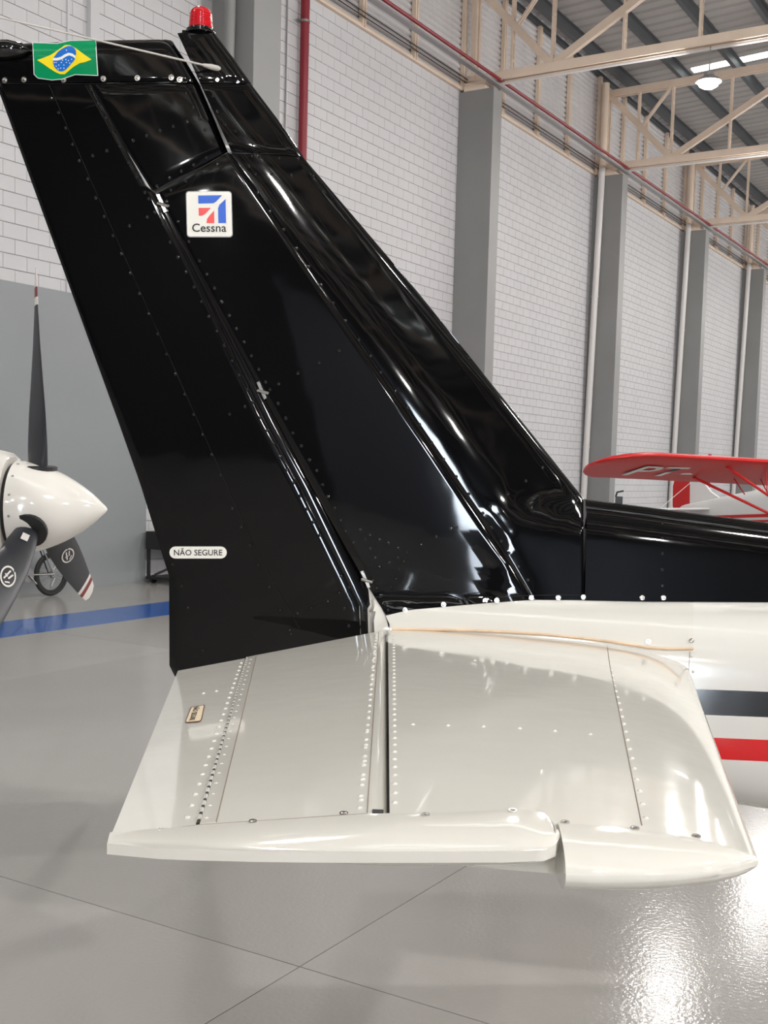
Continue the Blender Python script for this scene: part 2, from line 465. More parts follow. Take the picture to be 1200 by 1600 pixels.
while mm < MW:
    z1 = zroof(mm); b = MB()
    b.box((S0, -mm-.02, z1-.30), (S1, -mm+.02, z1)); b.box((S0, -mm-.09, z1-.31), (S1, -mm+.02, z1-.295)); b.box((S0, -mm-.09, z1-.02), (S1, -mm+.02, z1-.003))
    b.build('purlin', M['purlin'], ceil)
    mm += 1.37

# ---- trusses
ZB, ZT = 9.92, 11.80
def build_truss():
    R = empty('roof_truss')
    def part(name, f):
        b = MB(); f(b); return b.build(name, M['beige'], R)
    def zt(m): return ZT+.02*m
    part('bottom_chord', lambda b: (b.bar((-.07, -.1, ZB), (-.07, -MW, ZB), .05, .17), b.bar((.07, -.1, ZB), (.07, -MW, ZB), .05, .17)))
    part('top_chord', lambda b: (b.bar((-.07, -.1, zt(0)), (-.07, -MW, zt(MW)), .05, .17), b.bar((.07, -.1, zt(0)), (.07, -MW, zt(MW)), .05, .17)))
    part('end_post', lambda b: (b.box((-.11, -.30, 9.66), (-.03, -.18, zt(0)+.05)), b.box((.03, -.30, 9.66), (.11, -.18, zt(0)+.05))))
    part('end_plate', lambda b: b.box((-.2, -.6, 9.66), (.2, -.1, 9.83)))
    nodes = [(.3, 1), (2.0, 0)]
    m = 2.0; up_ = True
    while m+3.4 < MW:
        m += 3.4; nodes.append((m, 1 if up_ else 0)); up_ = not up_
    for (ma, ta), (mb, tb) in zip(nodes, nodes[1:]):
        part('diagonal', lambda b: b.bar((0, -ma, zt(ma)-.05 if ta else ZB+.05), (0, -mb, zt(mb)-.05 if tb else ZB+.05), .12, .15))
    vs_ = [1.1, 2.0, 3.5, 5.0]; q = 5.4
    while q+1.7 < MW: q += 1.7; vs_.append(q)
    for mv in vs_:
        top = zt(mv)
        low = ZB
        def vert(b):
            for sx in (-.045, .045): b.bar((sx, -mv, low), (sx, -mv, top), .035, .05, (0, 1, 0))
            zz = low+.25
            while zz < top: b.box((-.045, -mv-.02, zz), (.045, -mv+.02, zz+.06)); zz += .38
        part('vertical', vert)
    def strut(b):
        for sx in (-.04, .04): b.bar((sx, -1.15, 10.82), (sx, -1.95, zt(2)-.05), .03, .05)
    part('strut', strut)
    t = MB(); t.tube([(.02, -.8, ZB-.14), (.02, -MW, ZB-.14)], .03, 8); t.build('pipe', M['pipewhite'], R, True)
    return R
def copy_tree(o, parent=None):
    c = o.copy(); COL.objects.link(c)
    if parent is not None: c.parent = parent
    for ch in list(o.children): copy_tree(ch, c)
    return c
tl = {1: 'beige roof truss meeting the wide pillar behind the fin', 2: 'beige roof truss above the pillar left of the red wing', 3: 'small beige roof truss in the distance above the red wing', 4: 'farthest beige roof truss visible at the right edge', 0: 'beige roof truss above the fin tip out of the picture'}
proto = build_truss(); first = True
for k, ps in enumerate(PIL):
    R = proto if first else copy_tree(proto); first = False
    R.matrix_world = HM @ Matrix.Translation((ps+.22, 0, 0))
    tag(R, tl.get(k-5, 'beige roof truss out of the picture'), 'roof truss', 'roof trusses on the pillars')

# ---- high-bay lamps hung from the trusses
def build_lamp():
    R = empty('high_bay_lamp')
    b = MB(); b.tube([(0, 0, .14), (0, 0, .62)], .012, 6); b.build('cord', M['steel'], R, True)
    b = MB(); b.lathe([(.05, .16), (.09, .15), (.10, .08), (.20, .02), (.24, -.03), (.235, -.03), (.19, .01), (.02, .03)], 20); b.build('reflector', M['tray'], R, True)
    b = MB(); b.lathe([(.02, .02), (.10, .01), (.17, -.02), (.19, -.06), (.17, -.10), (.10, -.14), (.02, -.155)], 18); b.build('lens', M['bulb'], R, True)
    L = bpy.data.objects.new('lamp_light', LD); link(L, R); L.location = (0, 0, -.20)
    L = bpy.data.objects.new('lamp_glow', LU); link(L, R); L.location = (0, 0, -.40)
    return R
LD = bpy.data.lights.new('lamp_light', 'AREA'); LD.shape = 'DISK'; LD.size = .42; LD.energy = LAMP_W; LD.color = (1.0, .97, .93)
LU = bpy.data.lights.new('lamp_glow', 'POINT'); LU.shadow_soft_size = .16; LU.energy = LAMP_W*1.2; LU.color = (1.0, .98, .965)
LD2 = LD.copy(); LU2 = LU.copy(); LD.energy *= .25; LU.energy *= .66; LD2.energy *= 1.5; LU2.energy *= 1.45
lp = build_lamp(); first = True
for k, ps in enumerate(PIL):
    for m_ in (5.2, 18.5, 31.5):
        R = lp if first else copy_tree(lp); first = False
        R.matrix_world = HM @ Matrix.Translation((ps+.22, -m_, ZB-.72))
        if m_ > 6:      # the middle rows carry the stronger lamps
            for ch in R.children:
                if ch.type == 'LIGHT': ch.data = LD2 if ch.data.type == 'AREA' else LU2
        main = (k == 6 and m_ == 5.2)
        tag(R, 'lit round high-bay lamp hanging from the nearest roof truss' if main else 'lit high-bay lamp hanging out of the picture', 'lamp', 'high-bay lamps')

# ================================================================== THE BLACK-TAILED AIRPLANE
YC = 3.355
ROOT = (0, YC, 0)
plane = empty('airplane', ROOT)
tag(plane, 'single engine airplane tail with gloss black fin and white tailplane', 'airplane')
def polyfun(pts):      # x as a function of z, linear interpolation and extrapolation
    pts = sorted(pts)
    def f(z):
        i = 0
        while i < len(pts)-2 and z > pts[i+1][0]: i += 1
        (z0, x0), (z1, x1) = pts[i], pts[i+1]
        return x0+(x1-x0)*(z-z0)/(z1-z0)
    return f
def pxz(p, Y=YC):
    q = on_y(p[0], p[1], Y); return (q.z, q.x)
xLE = polyfun([pxz(p) for p in [(335, 49), (406, 150), (470, 232), (537, 320), (606, 404), (690, 506), (767, 598), (840, 690), (912, 778)]])
xTE = polyfun([pxz(p) for p in [(-28, 70), (264, 880), (264, 1055)]])
xSP = polyfun([pxz(p, YC-.05) for p in [(300, 150), (358, 240), (469, 400), (571, 550), (629, 633), (700, 736), (783, 858), (832, 937)]])
xHG = polyfun([pxz(p, YC-.045) for p in [(150, 130), (246, 304), (281, 370), (434, 660), (487, 760), (572, 912)]])
ztop = polyfun([(on_y(px_, py_, YC).x, on_y(px_, py_, YC).z) for px_, py_ in [(-60, 72), (0, 70), (150, 62), (268, 60), (276, 54), (335, 49)]])
zr0 = on_y(912, 779, YC); zr1 = on_y(1200, 816, YC)
def zridge(x): return zr0.z+(zr1.z-zr0.z)*(x-zr0.x)/(zr1.x-zr0.x)
def fin_half(x, z):
    tm = .062+(.030-.062)*min(1.1, max(-.3, (z-1.45)/1.5)); th = .80*tm
    le, sp_, hg, te = xLE(z), xSP(z), xHG(z), xTE(z)
    if x >= le or x <= te: t = 0
    elif x >= sp_:
        L_ = le-sp_; q = (x-sp_)/L_; dd = x-sp_; w2 = min(.15, .55*L_)
        fall = dd*dd/(2*w2) if dd < w2 else dd-w2/2
        t = tm*(1-.60*fall/(.86*L_-w2/2))
        if q > .86: t = tm*(1-.60*min(1, fall/(.86*L_-w2/2)))*math.sqrt(max(0, 1-((q-.86)/.14)**2))
    elif x >= hg:
        q = (x-hg)/max(1e-6, sp_-hg); t = th+(tm-th)*(1-(1-q)**2)
    else:
        q = (x-te)/max(1e-6, hg-te); t = .003+(th-.003)*q
    zt_ = ztop(min(x, -.5)); z0 = zt_-.045
    if z > z0: t *= math.sqrt(max(0.0, 1-min(1, (z-z0)/(zt_-z0))**2))
    return t
def dorsal_half(x, z):
    if x < zr0.x-.25: return 0
    h = zridge(x)-z
    if h <= 0: return 0
    q = max(0, 1-h/.11); return .052*math.sqrt(max(0, 1-q*q))+.020*min(1.2, h/.28)
def zbot(x): return .955-.14*x if x < 2.5 else .605
def ztopb(x): return 1.384
def wbod(x): return .124+.088*max(0, min(x, 3.6))
def body_half(x, z):
    if x < -.03: return 0
    zb, zt_ = zbot(x), ztopb(x); c = (zb+zt_)/2; h = (zt_-zb)/2
    q = abs((z-c)/h)
    if q >= 1: return 0
    return wbod(x)*(1-q**3.4)**.36
def T(x, z):
    a, b, c = fin_half(x, z), dorsal_half(x, z), body_half(x, z)
    if x > zr0.x-.02: a *= max(0, 1-(x-zr0.x+.02)/.16)      # the fin nose dies into the dorsal fin
    return (a**9+b**9+c**9)**(1/9)
def on_fin(px_, py_, off=0.0):
    t = .05
    for _ in range(8):
        P = on_y(px_, py_, YC-t-off); t = .5*t+.5*T(P.x, P.z)
    return on_y(px_, py_, YC-T(P.x, P.z)-off)
def fin_normal(x, z):
    e = .004
    return Vector((-(T(x+e, z)-T(x-e, z))/(2*e), -1, -(T(x, z+e)-T(x, z-e))/(2*e))).normalized()
def resample(keys, n):      # n segments per key interval
    out = []
    for (a, b) in zip(keys, keys[1:]):
        for k in range(n): out.append((a[0]+(b[0]-a[0])*k/n, a[1]+(b[1]-a[1])*k/n))
    out.append(keys[-1]); return out
def ulist(n, lip): 
    return [0]+[lip]+[k/n for k in range(1, n)]+[1-lip]+[1]
def double_shell(grid, near, far):
    nr, nc = len(grid), len(grid[0]); V = []; Fc = []
    for row in grid:
        for g_ in row: V.append(near(*g_))
    for row in grid:
        for g_ in row: V.append(far(*g_))
    N = nr*nc
    for j in range(nr-1):
        for i in range(nc-1):
            a = j*nc+i; Fc.append((a, a+1, a+nc+1, a+nc)); Fc.append((N+a, N+a+nc, N+a+nc+1, N+a+1))
    def rim(a, b): Fc.append((a, b, N+b, N+a))
    for i in range(nc-1): rim(i, i+1); rim((nr-1)*nc+i, (nr-1)*nc+i+1)
    for j in range(nr-1): rim(j*nc, (j+1)*nc); rim(j*nc+nc-1, (j+1)*nc+nc-1)
    return V, Fc
def fin_patch(name, left, right, material, n=5, nu=14, off=0.0, lip=.0016, tfun=None, parent=None, inset=0.0):
    """A skin panel of fin or rudder bounded by two key polylines (given as seen), laid on the airfoil on both sides."""
    Lp = [on_fin(*p) for p in resample(left, n)]; Rp = [on_fin(*p) for p in resample(right, n)]
    us = ulist(nu, .006); grid = []
    nr = len(Lp)
    for j in range(nr):
        row = []
        for k, u in enumerate(us):
            x = Lp[j].x+(Rp[j].x-Lp[j].x)*u; z = Lp[j].z+(Rp[j].z-Lp[j].z)*u
            edge = k in (0, len(us)-1) or j in (0, nr-1)
            row.append((x, z, edge, u))
        grid.append(row)
    def th(x, z, edge, u):
        t = tfun(x, z, u) if tfun else T(x, z)
        return max(.0012, t+off-(lip if edge else 0))
    V, Fc = double_shell(grid, lambda x, z, e, u: (x, YC-th(x, z, e, u), z), lambda x, z, e, u: (x, YC+th(x, z, e, u), z))
    return mk(name, V, Fc, material, parent or plane, True, ROOT, 50)

# rudder -------------------------------------------------------------
rudder = empty('rudder'); rudder.parent = plane
fin_patch('aft_skin', [(-6.5,130),(51,290),(55,301),(185,660),(221,762),(264,900),(264.5,1040),(273,1057)],
          [(140,130),(227,290),(241,301),(414,660),(469,762),(561,948),(566,1052),(566,1058)], M['black'], 6, 16, parent=rudder, tfun=lambda x, z, u: fin_half(x, z))
fin_patch('horn_skin', [(140,131),(190,222),(238,299)], [(311,131),(333,182),(355,235.5)], M['black'], 8, 14, off=.0012, parent=rudder,
          tfun=lambda x, z, u: T(x, z)*(math.sqrt(max(0, 1-((u-.93)/.07)**2)) if u > .93 else 1))
def nose_t(x, z, u): return fin_half(min(x, xHG(z)), z)*math.sqrt(max(0, 1-u*u))*.97
fin_patch('nose', [(242,303),(416,662),(471,764),(562,948),(567,1058)], [(266,303),(450,662),(507,764),(590,935),(590,1058)], M['black_plain'], 6, 8, tfun=nose_t, parent=rudder, lip=0)
cap_ = fin_patch('rudder_cap', [(-34,70),(-20,92),(-7,130)], [(268,61),(289,92),(311,129)], M['black'], 8, 30, off=.0016, parent=rudder,
          tfun=lambda x, z, u: T(x, z)*(math.sqrt(max(0, 1-((u-.96)/.04)**2)) if u > .96 else 1))
# tail light housing at the aft end of the cap
lt = on_y(12, 82, YC)
b = MB(); b.lathe([(.002, 0), (.018, .02), (.026, .06), (.024, .12), (.012, .17), (.002, .19)], 14,
                  Matrix.Translation((lt.x+.07, YC-.024, lt.z)) @ Matrix.Rotation(math.radians(-90), 4, 'Y') )
b.build('light_fairing', M['black_plain'], rudder, True, ROOT)

# fin ----------------------------------------------------------------
fin = empty('vertical_fin'); fin.parent = plane
fin_patch('aft_skin', [(245.5,302),(281,370),(357,515),(434,660),(487,760),(572,912),(603,961)],
          [(357.5,238.5),(432,347),(500,447),(571,550),(680,707),(795,877),(832,937)], M['black'], 6, 16, parent=fin)
fin_patch('nose_skin', [(358,240),(469,400),(571,550),(629,633),(700,736),(783,858),(833,937)],
          [(474,246),(560,347),(650,453),(730,552),(820,664),(911.5,778),(911,938)], M['black'], 6, 22, off=.0007, lip=.0008, parent=fin)
fin_patch('upper_nose_skin', [(313,130),(338,183),(361,236)], [(392,131),(433,185),(474,245)], M['black'], 8, 14, off=.0026, parent=fin)
fin_patch('fin_cap', [(278,54),(295,90),(312,129)], [(334,50),(364,90),(392,130)], M['black'], 8, 16, off=.004, parent=fin,
          tfun=lambda x, z, u: max(T(x, z), .020*math.sqrt(max(0, 1-max(0, (u-.7)/.3)**2))))
# dorsal fin: from the leading edge forward along the fuselage
BPTS = [on_fin(*p) for p in [(560, 962), (603, 962), (640, 953), (700, 948), (765, 942), (830, 937.5), (912, 938), (1000, 940), (1200, 941)]]
zB = polyfun([(p.x, p.z) for p in BPTS])
V = []; grid = []
xs = [zr0.x+.002+(3.45-zr0.x)*k/44 for k in range(45)]
for x in xs:
    row = []
    for k in range(15):
        u = k/14; z = zB(x)+(zridge(x)-.001-zB(x))*(1-(1-u)**1.6); row.append((x, max(z, zB(x)), k in (0, 14)))
    grid.append(row)
V, Fc = double_shell(grid, lambda x, z, e: (x, YC-max(.002, T(x, z)+.0022), z), lambda x, z, e: (x, YC+max(.002, T(x, z)+.0022), z))
mk('dorsal_fin', V, Fc, M['black'], fin, True, ROOT, 50)

# skin seams and rivets -----------------------------------------------
def seam(name, pts, material, parent, r=.0010, n=8, lift=.0006, fn=on_fin):
    b = MB(); b.tube([fn(*p)+Vector((0, -lift, 0)) if fn is on_fin else fn(*p)+Vector((0, 0, lift)) for p in resample(pts, n)], r, 5)
    return b.build(name, material, parent, True, ROOT)
seam('seam', [(77,133),(193,397),(300,637),(355,760),(400,860),(470,985)], M['black_plain'], rudder)
seam('seam', [(140,132),(227,290),(242,301),(415,660),(470,762),(561,947)], M['black_plain'], rudder)
seam('seam', [(313,130),(362,236)], M['black_plain'], fin)
seam('seam', [(247,300),(355,239),(447,241),(474,245)], M['black_plain'], fin)
seam('seam', [(357,241),(469,400),(571,550),(629,633),(700,736),(783,858),(832,937)], M['black_plain'], fin)
seam('seam', [(911,782),(911,938)], M['black_plain'], fin, lift=.003)
seam('seam', [(615,948),(700,938),(765,933),(832,930),(905,929)], M['black_plain'], fin)
seam('seam', [(313,129),(392,130)], M['black_plain'], fin, lift=.004)
seam('seam', [(0,131),(140,131),(292,129)], M['black_plain'], rudder, lift=.002)

def dome(b, P, N, r, h):
    N = N.normalized(); a = N.cross(Vector((0, 0, 1)) if abs(N.z) < .9 else Vector((1, 0, 0))).normalized(); c = N.cross(a)
    base = len(b.v); n = 8
    for rr, hh in ((1, -.15), (.72, .62)):
        for k in range(n):
            an = 2*math.pi*k/n; b.v.append(tuple(P+(a*math.cos(an)+c*math.sin(an))*r*rr+N*h*hh))
    b.v.append(tuple(P+N*h))
    for k in range(n):
        b.f.append((base+k, base+(k+1) % n, base+n+(k+1) % n, base+n+k)); b.f.append((base+n+k, base+n+(k+1) % n, base+2*n))
def row(p, q, n): return [(p[0]+(q[0]-p[0])*k/(n-1), p[1]+(q[1]-p[1])*k/(n-1)) for k in range(n)]
def c1(l): return [(x/3, y/3) for x, y in l]
def c4(l): return [(200+x/3.72, 230+y/3.72) for x, y in l]
def c5(l): return [(400+x/2.4, 400+y/2.4) for x, y in l]
def c8(l): return [(500+x/2.727, 700+y/2.727) for x, y in l]
RUD = c1([(240,460),(275,527),(308,600),(340,677),(372,753),(412,838),(450,928),(488,1015),(530,1105),(570,1190)])
RUD += row((204, 427), (345, 742), 11)+row((363, 795), (391, 852), 3)+row((404, 882), (455, 990), 4)
RUD += c1([(430,420),(462,487),(495,552),(530,620),(563,685),(603,762),(642,830),(680,902),(697,932),(727,995),(752,985)])
RUD += c1([(435,730),(500,707),(625,660),(687,637),(750,613),(812,593),(877,570),(872,437),(905,503),(937,558),(962,610),(988,663),(690,1018),(607,1060)])
RUD += c1([(737,873),(795,835),(850,803),(908,773),(967,740)])
RUD += c4([(245,553),(290,640),(338,725),(383,812),(427,897),(470,983),(517,1068),(560,1153),(605,1240),(648,1325),(695,1405),(728,1480),(770,1570),(590,1552),(680,1508)])
RUD += row((407, 652), (500, 836), 10)+[(533,900),(545,918),(530,926),(512,940),(465,959),(453,985),(487,950),(538,951),(545,978),(270,882),(284,916),(294,950),(317,1016)]
FIN = c4([(250,250),(335,198),(425,150),(518,98),(225,315),(290,432),(355,548),(415,660),(458,738),(502,820),(545,898),(588,978),(630,1055),(675,1133),(717,1213),(760,1292),(800,1365),(825,1408),(873,1490),(918,1577)])
FIN += c4([(705,110),(740,155),(835,155),(950,165),(1075,168),(878,62),(768,55),(722,50),(990,68),(755,265),(825,375),(905,478),(980,588),(1050,693),(1122,800)])
FIN += c5([(243,107),(290,177),(335,243),(385,315),(430,375),(468,437),(523,507),(570,570),(613,632),(658,700),(703,763),(750,828),(797,893),(850,965),(885,1018),(920,1068)])
FIN += [(795,864),(810,885),(825,906),(713,812+12)]
FIN += c5([(85,480),(157,440),(237,400),(312,355),(620,1083),(676,1053),(732,1022),(878,938),(945,892),(1012,843),(1075,793),(112,608),(138,663),(170,712),(200,765),(228,805),(250,857),(270,903),(295,945),(317,990)])
FIN += c8([(110,355),(172,350),(213,370),(255,390),(293,405),(333,427),(370,445),(143,403),(193,388),(213,430),(235,467),(292,487),(332,467),(357,483),(255,508),(338,520),(322,557),(303,593),(225,565),(243,600),(255,635),(275,665),(290,690),(555,343),(495,378),(432,412)])
FIN += [(333,150),(340,175),(352,195),(360,225),(368,205),(384,216),(395,226),(1035,817),(1035,841),(1035,865),(1035,890),(1035,915)]
def rivets(pts, parent, material, r=.0055, h=.0038, lift=.0022, name='rivets'):
    b = MB()
    for p in pts:
        P = on_fin(*p); N = fin_normal(P.x, P.z)
        if N.y > -.5: N = Vector((0, -1, 0))
        dome(b, P+N*lift, N, r, h)
    o = b.build(name, material, parent, True, ROOT, 80); tag(o, kind='stuff'); return o
rivets(RUD, rudder, M['black_plain'], lift=.0008)
rivets(FIN, fin, M['black_plain'], lift=.0012)
def screw(P, N, parent, r=.0075):
    b = MB(); dome(b, Vector((0, 0, 0)), Vector((0, 0, 1)), r, r*.42)
    b.tube([(0, 0, -.001), (0, 0, .0012)], r*1.18, 12)
    b.bar((-r*.5, 0, r*.40), (r*.5, 0, r*.40), r*.18, r*.1)
    o = b.build('screw', M['chrome'], parent, True)
    q = Vector((0, 0, 1)).rotation_difference(N.normalized())
    o.rotation_euler = q.to_euler(); o.location = P-Vector(ROOT); return o
for p in [(8,126),(38,125),(100,125.5),(162,123.5),(215,122.5),(268,121.5),(281,125)]:
    P = on_fin(*p); screw(P+Vector((0, -.0025, 0)), fin_normal(P.x, P.z), rudder, .0068)
for p in [(340,126),(372,128)]:
    P = on_fin(*p); screw(P+Vector((0, -.0055, 0)), Vector((0, -1, 0)), fin, .0045)
for p in [(633,955),(693,946.5),(758,940.5),(776,940),(830,936),(872,936),(911,935),(1003,936),(1036,936)]:
    P = on_fin(*p); screw(P+Vector((0, -.003, .004)), Vector((0, -1, .15)), fin, .0062)

# hinge brackets of the rudder
for (px_, py_) in [(253, 318), (409, 610), (571, 905)]:
    P = on_fin(px_, py_); b = MB()
    tdir = Vector((.42, 0, -.9)).normalized()
    b.bar(P+tdir*-.026+Vector((0, .004, 0)), P+tdir*.026+Vector((0, .004, 0)), .009, .016, (0, 1, 0))
    b.tube([P+Vector((-.012, -.004, 0)), P+Vector((.02, -.004, -.008))], .005, 8)
    b.build('hinge_bracket', M['chrome'], rudder, False, ROOT)

# beacon --------------------------------------------------------------
bp_ = on_y(313.5, 49, YC)
beacon = empty('beacon', (bp_.x, 0, bp_.z)); beacon.parent = plane; beacon['label'] = 'red ribbed glass beacon on a black base'
R0 = .0345
prof = [(.002, .009)]
prof = [(R0*.98, .006)]
zz = .006
for k in range(7):
    prof += [(R0*(1.0-.012*k), .006+k*.0062), (R0*(.965-.012*k), .006+k*.0062+.0031)]
prof += [(R0*.86, .050), (R0*.74, .057), (R0*.5, .0625), (R0*.2, .065), (.001, .0655)]
b = MB(); b.lathe(prof, 28); b.build('lens', M['redglass'], beacon, True)
b = MB(); b.lathe([(R0*1.15, -.008), (R0*1.2, -.004), (R0*1.18, .002), (R0*1.02, .004), (R0*.98, .0065)], 28); b.box((-R0*1.45, -.012, -.009), (R0*1.15, .012, -.002)); b.build('base', M['black_plain'], beacon, True)
b = MB(); b.lathe([(.004, .063), (.004, .069), (.001, .070)], 10); b.build('cap_nut', M['chrome'], beacon, True)

# whisker antenna -------------------------------------------------------
an = empty('whisker_antenna'); an.parent = plane
P0 = on_fin(345, 108); P1 = on_y(-45, 17, YC-.42)
dr = (P1-P0).normalized()
b = MB(); b.tube([P0+Vector((.004, .004, 0)), P0+dr*.01, P0+dr*.03, P0+dr*.055], [.004, .0075, .0075, .0042], 10); b.build('base', M['greyrod'], an, True, ROOT)
b = MB(); b.tube([P0+dr*.05, P1], [.0030, .0022], 8); b.build('rod', M['greyrod'], an, True, ROOT)

# decals ------------------------------------------------------------------
def decal(name, poly, material, parent, off, cuts=2, ev=on_fin):
    me = bpy.data.meshes.new(name); bm = bmesh.new()
    vsx = [bm.verts.new((p[0], -p[1], 0)) for p in poly]
    bm.faces.new(vsx)
    bmesh.ops.triangulate(bm, faces=bm.faces[:])
    if cuts: bmesh.ops.subdivide_edges(bm, edges=bm.edges[:], cuts=cuts, use_grid_fill=True)
    for v in bm.verts:
        P = ev(v.co.x, -v.co.y)
        v.co = P+off-Vector(ROOT)
    bmesh.ops.recalc_face_normals(bm, faces=bm.faces[:])
    bm.to_mesh(me); bm.free(); me.materials.append(material)
    me.polygons.foreach_set('use_smooth', [True]*len(me.polygons))
    return link(bpy.data.objects.new(name, me), parent)
def O(d): return Vector((0, -d, 0))
def ell(cx, cy, a, b_, ang, n=24):
    return [(cx+a*math.cos(t)*math.cos(ang)-b_*math.sin(t)*math.sin(ang), cy+a*math.cos(t)*math.sin(ang)+b_*math.sin(t)*math.cos(ang)) for t in [2*math.pi*k/n for k in range(n)]]
def text_px(name, txt, material, parent, x0, x1, ybase, off, ev=on_fin, axis=None, bold=0.0, hscale=None):
    """text laid on a surface: runs from pixel x0 to x1 on the base line, or along axis=((ox,oy),(ux,uy),(vx,vy))"""
    cu = bpy.data.curves.new(name, 'FONT'); cu.body = txt; cu.size = 1.0; cu.offset = bold; cu.resolution_u = 3
    o = bpy.data.objects.new(name, cu); COL.objects.link(o)
    bpy.context.view_layer.update()
    dg = bpy.context.evaluated_depsgraph_get()
    me = bpy.data.meshes.new_from_object(o.evaluated_get(dg))
    bpy.data.objects.remove(o)
    xs_ = [v.co.x for v in me.vertices]; mn, mx = min(xs_), max(xs_)
    for v in me.vertices:
        a = (v.co.x-mn)/(mx-mn); h = v.co.y
        if axis is None:
            sc = (x1-x0)/(mx-mn); p = (x0+(x1-x0)*a, ybase-h*sc*(hscale or 1))
        else:
            (ox, oy), (ux, uy), (vx, vy) = axis; p = (ox+ux*a+vx*h, oy+uy*a+vy*h)
        v.co = ev(*p)+off-Vector(ROOT)
    me.materials.clear(); me.materials.append(material)
    return link(bpy.data.objects.new(name, me), parent)
flag = empty('flag_decal'); flag.parent = plane; flag['label'] = 'green, yellow and blue national flag sticker'
decal('field', [(52,68),(72,69),(90,69.5),(100,67.5),(110,65),(130,64.5),(150,64),(152,90),(154,119),(138,118.5),(118,117.5),(108,121),(98,124.5),(82,126),(66,124.5),(56,121),(53.5,100)], M['fgreen'], flag, O(.0045), 5)
for a, b_ in zip([(52,67.6),(90,69),(110,64.6),(150,63.6),(153.5,119),(118,117.5),(98,124.5),(82,126),(60,123),(54,117)], [(90,69),(110,64.6),(150,63.6),(153.5,119),(118,117.5),(98,124.5),(82,126),(60,123),(54,117),(52,67.6)]):
    seam('border', [a, b_], M['fwhite'], flag, .0011, 4, .0048)
decal('lozenge', [(59,95),(70,91),(80,87),(92,79),(103,71.5),(110,71.5),(120,77),(132,86),(144,94),(134,98),(125,100),(115,106),(108,112),(102,117),(95,117),(88,114),(80,109),(70,102)], M['fyellow'], flag, O(.0056), 4)
decal('disc', [(88,87),(92,82),(97,78),(103,74.5),(108,73),(113,73.5),(117,76),(119.5,80),(120,85),(119,92),(116,97),(112,101),(108,106),(104,110),(100,112.5),(95,113),(90,110.5),(86,106),(84,100),(84,92)], M['fblue'], flag, O(.0066), 3)
decal('band', [(84,92),(90,92),(96,90.5),(102,86.5),(108,84),(114,85),(119,88.5),(119,93),(114,89.5),(109,88),(104,90),(98,94),(91,96),(84,96)], M['fwhite'], flag, O(.0074), 2)
for sx, sy in [(105,80),(89,99),(93,103),(97,99),(101,103),(105,99),(96,108),(92,109),(101,108),(108,96),(113,94),(89,105),(99,95.5),(110,100),(104,94.5),(86,99)]:
    decal('star', ell(sx, sy, .9, .9, 0, 6), M['fwhite'], flag, O(.0074), 0)
badge = empty('maker_badge'); badge.parent = plane; badge['label'] = 'white square badge with blue and red chevrons'
def rrect(x0, y0, x1, y1, r, n=5, sk=(0, 0)):
    out = []
    for cx, cy, a0 in ((x1-r, y0+r, -90), (x1-r, y1-r, 0), (x0+r, y1-r, 90), (x0+r, y0+r, 180)):
        for k in range(n+1):
            a = math.radians(a0+90*k/n); out.append((cx+r*math.cos(a), cy+r*math.sin(a)))
    cxm, cym = (x0+x1)/2, (y0+y1)/2
    return [(x+sk[0]*(y-cym), y+sk[1]*(x-cxm)) for x, y in out]
decal('rim', rrect(291.3,299,363,371,5, sk=(.025, 0)), M['steel'], badge, O(.0022), 1)
decal('plate', rrect(292.6,300.4,361.8,369.6,4.2, sk=(.025, 0)), M['placard'], badge, O(.0032), 1)
decal('chevron', [(310,306),(347.5,305.5),(338,315.5),(334,318),(310.3,318.5)], M['blue'], badge, O(.0040), 0)
decal('chevron', [(352.8,311.5),(353.6,349),(341.5,349),(341,326),(343,320.5)], M['blue'], badge, O(.0040), 0)
decal('chevron', [(310.6,325.3),(330,325.2),(321,334.5),(316,337.3),(311,337.5)], M['redink'], badge, O(.0040), 0)
decal('chevron', [(334.8,329.5),(335.3,349),(323,349),(324,342.5),(328,337)], M['redink'], badge, O(.0040), 0)
text_px('lettering', 'Cessna', M['ink'], badge, 300.5, 354, 362.5, O(.0042), bold=.012, hscale=.97)
plc = empty('placard'); plc.parent = plane; plc['label'] = 'white pill shaped placard on the rudder'
decal('plate', rrect(265,853.8,354.5,872.6,9.2), M['placard'], plc, O(.0022), 1)
text_px('lettering', 'NÃO SEGURE', M['ink'], plc, 272, 347.5, 867.6, O(.0032), bold=.008)

